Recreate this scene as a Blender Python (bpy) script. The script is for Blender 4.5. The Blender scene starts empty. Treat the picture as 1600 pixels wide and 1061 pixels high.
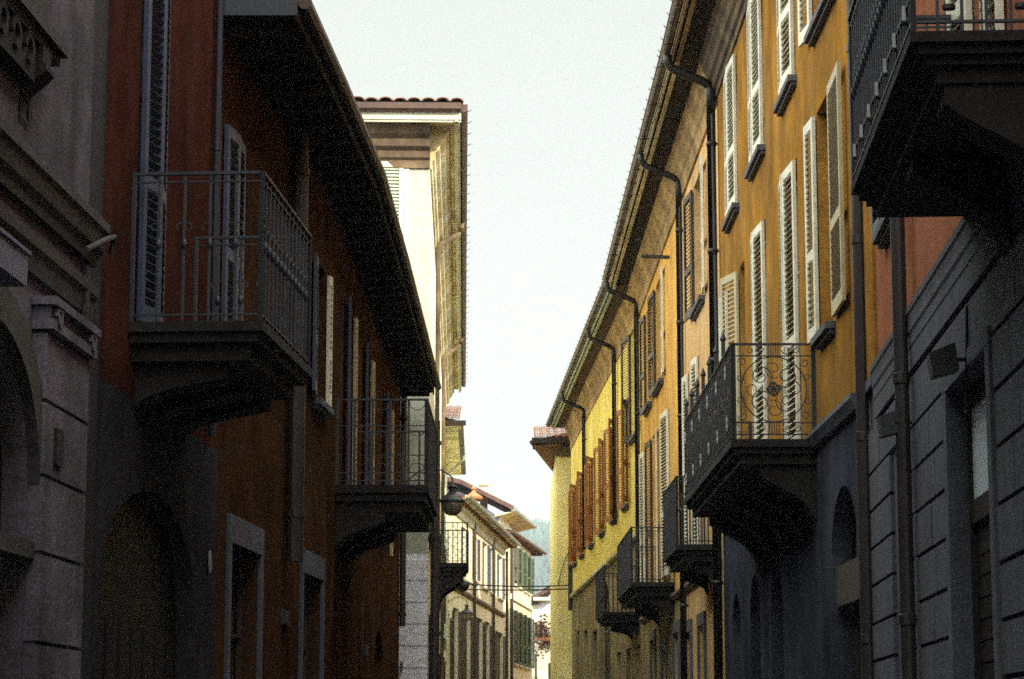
import bpy, math, random
from mathutils import Vector, Matrix
random.seed(7)
R = math.radians
sc = bpy.context.scene
COL = sc.collection

# ------------------------------------------------------------------ camera
E = 1.6                                  # eye height; every "h" below is measured from the eye
FPX = 85/36*1600
PITCH = math.atan(619.5/FPX)
cd = bpy.data.cameras.new('camera'); cam = bpy.data.objects.new('camera', cd); COL.objects.link(cam)
cd.sensor_width = 36; cd.lens = 85; cd.clip_start = .1; cd.clip_end = 6000
cam.location = (0, 0, E); cam.rotation_euler = (R(90)+PITCH, 0, 0)
sc.camera = cam

# ------------------------------------------------------------------ sky, sun, exposure
SUN_EL, SUN_AZ = R(24), R(144)           # azimuth clockwise from +Y: behind the camera, to the right
w = bpy.data.worlds.new('World'); sc.world = w; w.use_nodes = True
nt = w.node_tree; N = nt.nodes; N.clear()
out = N.new('ShaderNodeOutputWorld'); bg = N.new('ShaderNodeBackground'); bg.inputs[1].default_value = .15
sky = N.new('ShaderNodeTexSky'); sky.sky_type = 'NISHITA'; sky.sun_disc = False
sky.sun_elevation = SUN_EL; sky.sun_rotation = SUN_AZ; sky.air_density = 1.2; sky.dust_density = 3; sky.ozone_density = 1
tc = N.new('ShaderNodeTexCoord'); mp = N.new('ShaderNodeMapping'); mp.inputs['Scale'].default_value = (1.2, 1.2, 4)
nz = N.new('ShaderNodeTexNoise'); nz.inputs['Scale'].default_value = 2.2; nz.inputs['Detail'].default_value = 6
mr = N.new('ShaderNodeMapRange'); mr.inputs[1].default_value = .3; mr.inputs[2].default_value = .7; mr.inputs[3].default_value = .84; mr.inputs[4].default_value = .97
mx = N.new('ShaderNodeMix'); mx.data_type = 'RGBA'; mx.inputs[7].default_value = (9.2, 9.2, 8.3, 1)   # thin white cloud veil
L = nt.links
sx = N.new('ShaderNodeVectorMath'); sx.operation = 'DOT_PRODUCT'; sx.inputs[1].default_value = (0, .985, .17)      # dims the sky around the view axis; brighter unseen sky fills the shade
vr = N.new('ShaderNodeMapRange'); vr.interpolation_type = 'SMOOTHSTEP'; vr.inputs[1].default_value = .82; vr.inputs[2].default_value = .955; vr.inputs[3].default_value = 1; vr.inputs[4].default_value = .22
vm_ = N.new('ShaderNodeVectorMath'); vm_.operation = 'SCALE'
L.new(tc.outputs['Generated'], mp.inputs[0]); L.new(mp.outputs[0], nz.inputs['Vector']); L.new(nz.outputs[0], mr.inputs[0])
L.new(mr.outputs[0], mx.inputs[0]); L.new(sky.outputs[0], mx.inputs[6]); L.new(mx.outputs[2], vm_.inputs[0]); L.new(tc.outputs['Generated'], sx.inputs[0]); L.new(sx.outputs['Value'], vr.inputs[0]); L.new(vr.outputs[0], vm_.inputs['Scale']); L.new(vm_.outputs[0], bg.inputs[0]); L.new(bg.outputs[0], out.inputs[0])
sd = bpy.data.lights.new('sun', 'SUN'); sd.energy = 2.9; sd.angle = R(.6); sd.color = (1, .86, .66)
sun = bpy.data.objects.new('sun', sd); COL.objects.link(sun)
sdir = Vector((math.sin(SUN_AZ)*math.cos(SUN_EL), math.cos(SUN_AZ)*math.cos(SUN_EL), math.sin(SUN_EL)))
sun.rotation_euler = sdir.to_track_quat('Z', 'Y').to_euler(); sun.location = (40, -40, 60)
vs = sc.view_settings; vs.view_transform = 'Standard'; vs.look = 'None'; vs.gamma = 1; vs.use_curve_mapping = False
vs.exposure = 1.45
sc.cycles.max_bounces = 6; sc.cycles.diffuse_bounces = 4; sc.cycles.use_denoising = False; sc.cycles.use_guiding = True; sc.cycles.sample_clamp_indirect = 4; sc.cycles.filter_width = 1.6

# ------------------------------------------------------------------ helpers: measuring
cp, sp = math.cos(PITCH), math.sin(PITCH)
def ray(px, py):
    u = (px-800)/FPX; v = (530.5-py)/FPX
    return u, cp-v*sp, sp+v*cp
def ath(px, py, h):
    r = ray(px, py); t = h/r[2]; return Vector((r[0]*t, r[1]*t, h))
def at(px, py, Y):
    r = ray(px, py); t = Y/r[1]; return Vector((r[0]*t, Y, r[2]*t))

# ------------------------------------------------------------------ helpers: materials
MATS = {}
def mat(name, c, rough=.8, var=.25, scale=6, bump=.15, stain=.0, metal=0, spec=.35, grain=.0, c2=None, streak=None):
    if name in MATS: return MATS[name]
    m = bpy.data.materials.new(name); m.use_nodes = True
    t = m.node_tree; n = t.nodes; l = t.links; b = n['Principled BSDF']
    b.inputs['Roughness'].default_value = rough; b.inputs['Metallic'].default_value = metal
    b.inputs['Specular IOR Level'].default_value = spec
    co = n.new('ShaderNodeTexCoord')
    ns = n.new('ShaderNodeTexNoise'); ns.inputs['Scale'].default_value = scale; ns.inputs['Detail'].default_value = 8
    l.new(co.outputs['Object'], ns.inputs['Vector'])
    r = n.new('ShaderNodeMapRange'); r.inputs[1].default_value = .3; r.inputs[2].default_value = .7
    r.inputs[3].default_value = 1-var; r.inputs[4].default_value = 1+var
    l.new(ns.outputs[0], r.inputs[0])
    fac = r.outputs[0]
    if grain:
        g = n.new('ShaderNodeTexNoise'); g.inputs['Scale'].default_value = 55; g.inputs['Detail'].default_value = 3
        l.new(co.outputs['Object'], g.inputs['Vector'])
        gr = n.new('ShaderNodeMapRange'); gr.inputs[1].default_value = .3; gr.inputs[2].default_value = .7
        gr.inputs[3].default_value = 1-grain; gr.inputs[4].default_value = 1+grain
        l.new(g.outputs[0], gr.inputs[0])
        mm = n.new('ShaderNodeMath'); mm.operation = 'MULTIPLY'; l.new(fac, mm.inputs[0]); l.new(gr.outputs[0], mm.inputs[1]); fac = mm.outputs[0]
    if stain:       # rain streaks and weather patches with a shape of their own
        mp = n.new('ShaderNodeMapping'); mp.inputs['Scale'].default_value = (.8, .8, .4)
        l.new(co.outputs['Object'], mp.inputs[0])
        s = n.new('ShaderNodeTexNoise'); s.inputs['Scale'].default_value = 1.6; s.inputs['Detail'].default_value = 10; s.inputs['Roughness'].default_value = .62
        l.new(mp.outputs[0], s.inputs['Vector'])
        sr = n.new('ShaderNodeMapRange'); sr.inputs[1].default_value = .35; sr.inputs[2].default_value = .68
        sr.inputs[3].default_value = 1+stain*.35; sr.inputs[4].default_value = 1-stain
        l.new(s.outputs[0], sr.inputs[0])
        mm = n.new('ShaderNodeMath'); mm.operation = 'MULTIPLY'; l.new(fac, mm.inputs[0]); l.new(sr.outputs[0], mm.inputs[1]); fac = mm.outputs[0]
    base = n.new('ShaderNodeMix'); base.data_type = 'RGBA'; base.inputs[6].default_value = (*c, 1); base.inputs[7].default_value = (*(c2 or c), 1)
    ns2 = n.new('ShaderNodeTexNoise'); ns2.inputs['Scale'].default_value = .8; ns2.inputs['Detail'].default_value = 8; ns2.inputs['Roughness'].default_value = .6
    l.new(co.outputs['Object'], ns2.inputs['Vector'])
    r2 = n.new('ShaderNodeMapRange'); r2.inputs[1].default_value = .46; r2.inputs[2].default_value = .55; l.new(ns2.outputs[0], r2.inputs[0])
    l.new(r2.outputs[0], base.inputs[0])
    v = n.new('ShaderNodeVectorMath'); v.operation = 'SCALE'; l.new(base.outputs[2], v.inputs[0]); l.new(fac, v.inputs['Scale'])
    l.new(v.outputs[0], b.inputs['Base Color'])
    if bump:
        bn = n.new('ShaderNodeTexNoise'); bn.inputs['Scale'].default_value = 38; bn.inputs['Detail'].default_value = 6
        l.new(co.outputs['Object'], bn.inputs['Vector'])
        bp = n.new('ShaderNodeBump'); bp.inputs['Strength'].default_value = bump; bp.inputs['Distance'].default_value = .02
        l.new(bn.outputs[0], bp.inputs['Height']); l.new(bp.outputs[0], b.inputs['Normal'])
    MATS[name] = m; return m
def stucco(name, c, c2=None, stain=.3): return mat(name, c, 1, .12, 9, .45, stain, grain=.3, c2=c2, spec=0)
M = dict(
 ochre=stucco('ochre_stucco', (.38,.19,.038), (.29,.155,.042), .42),
 peach=stucco('peach_stucco', (.72,.47,.21), (.66,.44,.21), .35),
 tan=stucco('tan_stucco', (.74,.46,.13), (.68,.40,.12), .3),
 yellow=stucco('yellow_stucco', (.86,.73,.22), (.78,.64,.18), .25),
 cream_yellow=stucco('cream_yellow_stucco', (.92,.84,.42), (.88,.76,.32), .25),
 pink=stucco('pink_stucco', (.40,.17,.10), (.34,.14,.08), .2),
 lilac=stucco('lilac_grey_stucco', (.155,.145,.175), (.108,.103,.122), .4),
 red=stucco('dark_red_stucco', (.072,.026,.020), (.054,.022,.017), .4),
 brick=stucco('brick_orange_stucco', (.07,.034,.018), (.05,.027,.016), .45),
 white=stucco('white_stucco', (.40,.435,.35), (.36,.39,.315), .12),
 cream=stucco('cream_stucco', (.70,.66,.50), (.64,.58,.42), .25),
 white_side=stucco('bounce_cream_stucco', (.82,.79,.60), (.76,.72,.52), .2),  # made lighter than the front wall to bounce light onto the soffits
 bluewhite=stucco('pale_blue_grey_stucco', (.78,.80,.90), (.72,.75,.85), .12),
 shadegrey=stucco('shaded_gable_stucco', (.27,.30,.34), (.24,.27,.31), .12),  # the gable's bluish shade is put into this wall colour
 greybase=stucco('neutral_grey_stucco', (.045,.047,.056), (.034,.036,.042), .4),  # neutral dark grey, less blue than the slate stucco
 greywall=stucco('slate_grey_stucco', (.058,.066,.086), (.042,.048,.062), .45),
 darkbase=stucco('dull_brown_grey_stucco', (.36,.30,.17), (.28,.24,.15), .4),
 stone=mat('grey_stone', (.10,.10,.115), .85, .3, 14, .5, .3, grain=.3),
 stone_left=mat('shaded_grey_stone', (.055,.052,.048), .9, .3, 12, .5, .4, grain=.25),  # darker copy of the grey stone, holding the left side's shade
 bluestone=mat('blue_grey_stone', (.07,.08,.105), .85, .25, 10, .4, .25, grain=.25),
 darkstone=mat('dark_weathered_stone', (.016,.015,.015), .9, .3, 12, .5, .3, grain=.3),
 iron=mat('dark_wrought_iron', (.018,.02,.026), .5, .3, 20, .1, spec=.5),
 blueiron=mat('blue_grey_painted_iron', (.014,.019,.032), .5, .3, 20, .1, spec=.5),
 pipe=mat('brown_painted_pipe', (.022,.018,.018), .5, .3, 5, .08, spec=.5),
 gutter=mat('oxidised_copper_gutter', (.06,.034,.024), .45, .35, 4, .1, .3, metal=.3, spec=.5),
 zinc=mat('pale_zinc_gutter', (.22,.24,.19), .45, .3, 4, .1, .2, metal=.3),
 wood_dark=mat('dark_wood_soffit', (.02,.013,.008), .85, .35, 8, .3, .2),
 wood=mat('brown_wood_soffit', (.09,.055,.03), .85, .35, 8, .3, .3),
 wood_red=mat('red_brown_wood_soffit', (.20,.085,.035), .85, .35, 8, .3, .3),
 soffit_yellow=mat('bounce_yellow_soffit', (.90,.83,.46), .9, .2, 4, .3, .35, c2=(.78,.66,.30)),  # bright yellow stands in for light bounced up under the eaves
 soffit_cream=mat('stained_cream_soffit', (.82,.78,.46), .9, .2, 3, .3, .5),
 trim=mat('cream_plaster_trim', (.66,.62,.42), .9, .15, 6, .3, .45, c2=(.52,.44,.22)),
 trim_brown=mat('shaded_weathered_brown_trim', (.17,.125,.07), .9, .2, 6, .3, .6, c2=(.11,.08,.05)),  # stained brown, darkened further to hold the eave shadow on the cornice
 trim_ochre=mat('ochre_plaster_trim', (.42,.29,.12), .9, .2, 6, .3, .45, c2=(.30,.20,.09)),
 trim_white=mat('white_plaster_trim', (.52,.53,.43), .9, .12, 6, .2, .25),
 sh_white=mat('cream_painted_shutter', (.70,.69,.56), .5, .18, 7, .08, .15),
 sh_yellow=mat('yellowed_cream_shutter', (.46,.40,.24), .5, .15, 7, .08, .2),
 sh_orange=mat('orange_brown_shutter', (.30,.10,.02), .55, .25, 7, .1, .2),
 sh_dark=mat('dark_brown_shutter', (.05,.035,.03), .5, .3, 7, .1, .1),
 sh_bluegrey=mat('blue_grey_shutter', (.05,.065,.115), .5, .2, 7, .1, .1),
 sh_greygreen=mat('pale_grey_green_shutter', (.46,.55,.46), .5, .15, 7, .1, .1),
 sh_green=mat('green_shutter', (.05,.08,.045), .5, .2, 7, .1, .1),
 tile=mat('terracotta_roof_tile', (.16,.065,.035), .9, .5, 5, .4, .3, c2=(.24,.12,.065)),
 tile_brown=mat('brown_roof_tile', (.17,.08,.05), .9, .5, 5, .4, .3, c2=(.17,.09,.06)),
 tile_dark=mat('aged_dark_roof_tile', (.10,.055,.045), .9, .4, 5, .4, .3),
 terracotta=mat('orange_terracotta', (.34,.15,.06), .8, .2, 6, .2),
 chimney=mat('chimney_plaster', (.46,.30,.20), .9, .2, 6, .3, .3),
 door=mat('dark_wood_door', (.010,.009,.008), .6, .3, 6, .1),
 plaque=mat('pale_enamel_plaque', (.28,.28,.29), .4, .05, 6, 0),
 darkplate=mat('dark_enamel_plate', (.03,.03,.035), .4, .1, 6, 0),
 signblue=mat('blue_grey_sign_panel', (.12,.14,.22), .5, .1, 6, .05),
 asphalt=mat('asphalt', (.055,.055,.057), .9, .2, 20, .5),
 paving=mat('granite_paving', (.16,.15,.14), .85, .25, 12, .4),
 leaf=mat('dry_red_brown_leaves', (.075,.045,.022), .8, .5, 6, 0),
 leaf_green=mat('hill_foliage', (.05,.075,.06), .9, .5, .02, 0),
 hill=mat('wooded_hill_ground', (.06,.085,.075), .95, .4, .01, 0),
 cable=mat('black_cable', (.015,.015,.016), .5, .1, 6, 0),
 knob=mat('pale_railing_glint', (.34,.37,.38), .4, .1, 6, 0),  # pale colour for painted glints and sky gaps along the railings
 mesh_panel=mat('brown_wicker_panel', (.055,.045,.038), .9, .5, 40, .3),
)
def glass(name, c, rough=.08):
    m = bpy.data.materials.new(name); m.use_nodes = True; b = m.node_tree.nodes['Principled BSDF']
    b.inputs['Base Color'].default_value = (*c, 1); b.inputs['Roughness'].default_value = rough
    b.inputs['Specular IOR Level'].default_value = .8
    t = m.node_tree; n = t.nodes.new('ShaderNodeTexNoise'); n.inputs['Scale'].default_value = 1.4
    co = t.nodes.new('ShaderNodeTexCoord'); t.links.new(co.outputs['Object'], n.inputs['Vector'])
    bp = t.nodes.new('ShaderNodeBump'); bp.inputs['Strength'].default_value = .05
    t.links.new(n.outputs[0], bp.inputs['Height']); t.links.new(bp.outputs[0], b.inputs['Normal'])
    MATS[name] = m; return m
M['glass'] = glass('dark_window_glass', (.02,.022,.026))
M['skyglass'] = glass('sky_reflection_glass', (.78,.95,.98), .3)  # pale blue base colour stands in for sky reflected in the pane
M['lampglass'] = glass('grey_lamp_glass', (.16,.14,.12), .15)

# ------------------------------------------------------------------ helpers: meshes
class MB:
    def __init__(s): s.v = []; s.f = []; s.sm = False
    def quad(s, *p):
        i = len(s.v); s.v += [tuple(q) for q in p]; s.f.append(tuple(range(i, i+len(p))))
    def box(s, x0, x1, y0, y1, z0, z1):
        if x0 > x1: x0, x1 = x1, x0
        if y0 > y1: y0, y1 = y1, y0
        if z0 > z1: z0, z1 = z1, z0
        i = len(s.v)
        s.v += [(x0,y0,z0),(x1,y0,z0),(x1,y1,z0),(x0,y1,z0),(x0,y0,z1),(x1,y0,z1),(x1,y1,z1),(x0,y1,z1)]
        s.f += [tuple(i+k for k in q) for q in ((3,2,1,0),(4,5,6,7),(0,1,5,4),(1,2,6,5),(2,3,7,6),(3,0,4,7))]
        return s
    def prism(s, prof, x0, x1):          # prof: (y, z) counter-clockwise seen from +x
        i = len(s.v); n = len(prof)
        s.v += [(x0,y,z) for y,z in prof]+[(x1,y,z) for y,z in prof]
        s.f += [tuple(range(i+n-1, i-1, -1)), tuple(range(i+n, i+2*n))]
        s.f += [(i+k, i+(k+1)%n, i+n+(k+1)%n, i+n+k) for k in range(n)]
        return s
    def tube(s, pts, r, n=6, cap=True):
        pts = [Vector(p) for p in pts]; rings = []
        up0 = None
        for k, p in enumerate(pts):
            d = (pts[min(k+1, len(pts)-1)]-pts[max(k-1, 0)]).normalized()
            ref = Vector((0,0,1)) if abs(d.z) < .9 else Vector((0,1,0))
            if up0 is not None: ref = up0
            a = d.cross(ref)
            if a.length < 1e-4: a = d.cross(Vector((1,0,0)))
            a.normalize(); b = a.cross(d).normalized(); up0 = b
            rr = r[k] if isinstance(r, (list, tuple)) else r
            i = len(s.v); rings.append(i)
            for q in range(n):
                t = 2*math.pi*q/n + math.pi/n
                s.v.append(tuple(p + a*math.cos(t)*rr + b*math.sin(t)*rr))
        for k in range(len(rings)-1):
            for q in range(n):
                s.f.append((rings[k]+q, rings[k]+(q+1)%n, rings[k+1]+(q+1)%n, rings[k+1]+q))
        if cap:
            s.f.append(tuple(rings[0]+q for q in range(n-1, -1, -1))); s.f.append(tuple(rings[-1]+q for q in range(n)))
        return s
    def lathe(s, prof, c=(0,0,0), n=20):  # prof: (r, z)
        i = len(s.v); m = len(prof)
        for r_, z in prof:
            for q in range(n):
                t = 2*math.pi*q/n; s.v.append((c[0]+r_*math.cos(t), c[1]+r_*math.sin(t), c[2]+z))
        for k in range(m-1):
            for q in range(n):
                s.f.append((i+k*n+q, i+k*n+(q+1)%n, i+(k+1)*n+(q+1)%n, i+(k+1)*n+q))
        s.f.append(tuple(i+q for q in range(n-1, -1, -1))); s.f.append(tuple(i+(m-1)*n+q for q in range(n)))
        return s
    def ring(s, c, r, t=.008, a0=0, a1=360, n=24, axis='y', turns=None):   # circle or spiral of round bar in the x-z plane (axis y) or y-z plane (axis x)
        pts = []
        for k in range(n+1):
            u = k/n; a = R(a0+(a1-a0)*u); rr = r if turns is None else r*(1-turns*u)
            p, q = rr*math.cos(a), rr*math.sin(a)
            pts.append((c[0]+p, c[1], c[2]+q) if axis == 'y' else (c[0], c[1]+p, c[2]+q))
        return s.tube(pts, t, 4)
    def build(s, name, m, parent=None, loc=None, rot=0, smooth=False):
        me = bpy.data.meshes.new(name); me.from_pydata(s.v, [], s.f); me.update()
        if smooth:
            for p in me.polygons: p.use_smooth = True
        me.materials.append(M[m] if isinstance(m, str) else m)
        o = bpy.data.objects.new(name, me); COL.objects.link(o)
        if parent is not None: o.parent = parent
        if loc is not None: o.location = loc
        o.rotation_euler[2] = rot
        return o
def tag(o, label, cat, group=None):
    o['label'] = label; o['category'] = cat
    if group: o['group'] = group
    return o
def empty(name, loc, label, cat, group=None):
    o = bpy.data.objects.new(name, None); COL.objects.link(o); o.location = loc; o.empty_display_size = .3
    return tag(o, label, cat, group)

class Facade:
    """plan line P->Q, outward = to the left of it; frame x along, y out, z = height above the eye"""
    def __init__(s, root, P, Q):
        s.root = root; s.P = Vector(P); s.Q = Vector(Q); d = s.Q-s.P; s.len = d.length; s.d = d/s.len
        s.n = Vector((-s.d.y, s.d.x)); s.ang = math.atan2(d.y, d.x)
    def hit(s, px, py, off=0):
        r = ray(px, py); P = s.P+s.n*off; det = -r[0]*s.d.y+s.d.x*r[1]
        t = (-P.x*s.d.y+s.d.x*P.y)/det
        return (r[0]*t-P.x)*s.d.x+(r[1]*t-P.y)*s.d.y, r[2]*t
    def part(s, mb, name, m, smooth=False):
        rl = s.root.location
        return mb.build(name, m, s.root, (s.P.x-rl.x, s.P.y-rl.y, E-rl.z), s.ang, smooth)
    def world(s, a, off, h):
        p = s.P+s.d*a+s.n*off; return Vector((p.x, p.y, h+E))

def wall(F, s0, s1, top, ops=(), m='ochre', depth=6, bot=-1.6, name='wall', rev=.22):
    """front skin cut by openings (a, b, lo, hi, arch) with reveals; sides, back and top close the block"""
    mb = MB()
    xs = sorted({s0, s1, *[v for o in ops for v in o[:2]]}); zs = sorted({bot, top, *[v for o in ops for v in o[2:4]]})
    xs = [x for x in xs if s0-1e-6 <= x <= s1+1e-6]; zs = [z for z in zs if bot-1e-6 <= z <= top+1e-6]
    for i in range(len(xs)-1):
        for j in range(len(zs)-1):
            cx, cz = (xs[i]+xs[i+1])/2, (zs[j]+zs[j+1])/2
            if any(o[0] < cx < o[1] and o[2] < cz < o[3] for o in ops): continue
            mb.quad((xs[i],0,zs[j]), (xs[i],0,zs[j+1]), (xs[i+1],0,zs[j+1]), (xs[i+1],0,zs[j]))
    for o in ops:
        a, b, lo, hi = o[:4]; arch = len(o) > 4 and o[4]
        mb.quad((a,0,lo),(a,-rev,lo),(a,-rev,hi),(a,0,hi)); mb.quad((b,0,lo),(b,0,hi),(b,-rev,hi),(b,-rev,lo))
        mb.quad((a,0,hi),(a,-rev,hi),(b,-rev,hi),(b,0,hi)); mb.quad((a,0,lo),(b,0,lo),(b,-rev,lo),(a,-rev,lo))
        if arch:
            c = (a+b)/2; r_ = (b-a)/2; sprz = hi-arch; K = 14
            pts = [(c-r_*math.cos(math.pi*k/K), sprz+arch*math.sin(math.pi*k/K)) for k in range(K+1)]
            for k in range(K):
                p, q = pts[k], pts[k+1]
                mb.quad((p[0],0,p[1]),(p[0],0,hi),(q[0],0,hi),(q[0],0,q[1]))
                mb.quad((p[0],0,p[1]),(q[0],0,q[1]),(q[0],-rev,q[1]),(p[0],-rev,p[1]))
    D = -depth
    mb.quad((s0,0,bot),(s0,D,bot),(s0,D,top),(s0,0,top)); mb.quad((s1,0,bot),(s1,0,top),(s1,D,top),(s1,D,bot))
    mb.quad((s0,D,bot),(s1,D,bot),(s1,D,top),(s0,D,top)); mb.quad((s0,0,top),(s0,D,top),(s1,D,top),(s1,0,top))
    return F.part(mb, name, m)

SH = {}
def shutter_mesh(w, h, m, n=None):
    w = round(w, 2); h = round(h/.05)*.05; key = (w, round(h, 2), m)
    if key in SH: return SH[key]
    mb = MB(); t = .018; st = min(.075, w*.17); rail = .10
    mb.box(0, st, -t, t, 0, h); mb.box(w-st, w, -t, t, 0, h)
    zs = [(0, rail*1.3), (h*.36, h*.36+rail), (h-rail, h)] if h > 1.2 else [(0, rail), (h-rail, h)]
    for a, b in zs: mb.box(st, w-st, -t*.9, t*.9, a, b)
    for k in range(len(zs)-1):
        lo, hi = zs[k][1], zs[k+1][0]; c = max(2, int((hi-lo)/.062))
        for q in range(c):
            z = lo+(q+.5)*(hi-lo)/c
            mb.prism([(-.016, z+.021), (-.022, z+.016), (.016, z-.021), (.022, z-.016)][::-1], st, w-st)
    me_o = mb.build('shutter', m); me = me_o.data; bpy.data.objects.remove(me_o)
    SH[key] = me; return me
def shutter(parent, s_h, h0, w, h, ang, m, y=.032):
    """leaf hinged at s_h; ang is the direction the leaf runs from its hinge (0 = along +x, 180 = along -x, between = swung outwards)"""
    o = bpy.data.objects.new('shutter', shutter_mesh(w, h, m)); COL.objects.link(o)
    o.parent = parent; o.location = (s_h, y, h0); o.rotation_euler[2] = R(ang+(random.uniform(0, 2.5) if ang < 90 else -random.uniform(0, 2.5)))
    return o

def window(F, a, b, lo, hi, leaves=(), sill=None, m_sh='sh_white', m_frame='sh_white', pane='glass', lintel=None, rev=.18, mull=True, sillw=.07):
    """frame > pane, shutters, sill. leaves: (hinge s, width, angle[, material])"""
    f = MB(); t = .06; y0, y1 = -rev, -rev+.05
    f.box(a, a+t, y0, y1, lo, hi); f.box(b-t, b, y0, y1, lo, hi); f.box(a+t, b-t, y0, y1, lo, lo+t); f.box(a+t, b-t, y0, y1, hi-t, hi)
    if mull:
        c = (a+b)/2; f.box(c-.03, c+.03, y0+.003, y1+.004, lo+t, hi-t)
        for k in (1, 2): z = lo+(hi-lo)*k/3; f.box(a+t, b-t, y0+.006, y1-.006, z-.015, z+.015)
    o = F.part(f, 'window', m_frame)
    MB().box(a, b, y0-.03, y0-.01, lo, hi).build('pane', pane, o)
    for lf in leaves: shutter(o, lf[0], lo+.02 if len(lf) < 5 else lf[4], lf[1], (hi-lo)-.04, lf[2], lf[3] if len(lf) > 3 and lf[3] else m_sh)
    if sill:
        s = MB(); s.box(a-.08, b+.08, -.05, .10, lo-sillw, lo-.002); s.box(a-.05, b+.05, -.05, .06, lo-sillw-.04, lo-sillw-.001)
        s.build('sill', sill, o)
    if lintel:
        s = MB(); s.box(a-.14, a-.002, -.03, .03, lo, hi+.001); s.box(b+.002, b+.14, -.03, .03, lo, hi+.001); s.box(a-.14, b+.14, -.03, .032, hi+.002, hi+.24)
        s.build('surround', lintel, o)
    return o
def closed(a, b, m=None, aj=(3, 3)):
    c = (b-a)/2; return [(a+.01, c-.012, aj[0], m), (b-.01, c-.012, 180-aj[1], m)]

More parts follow.
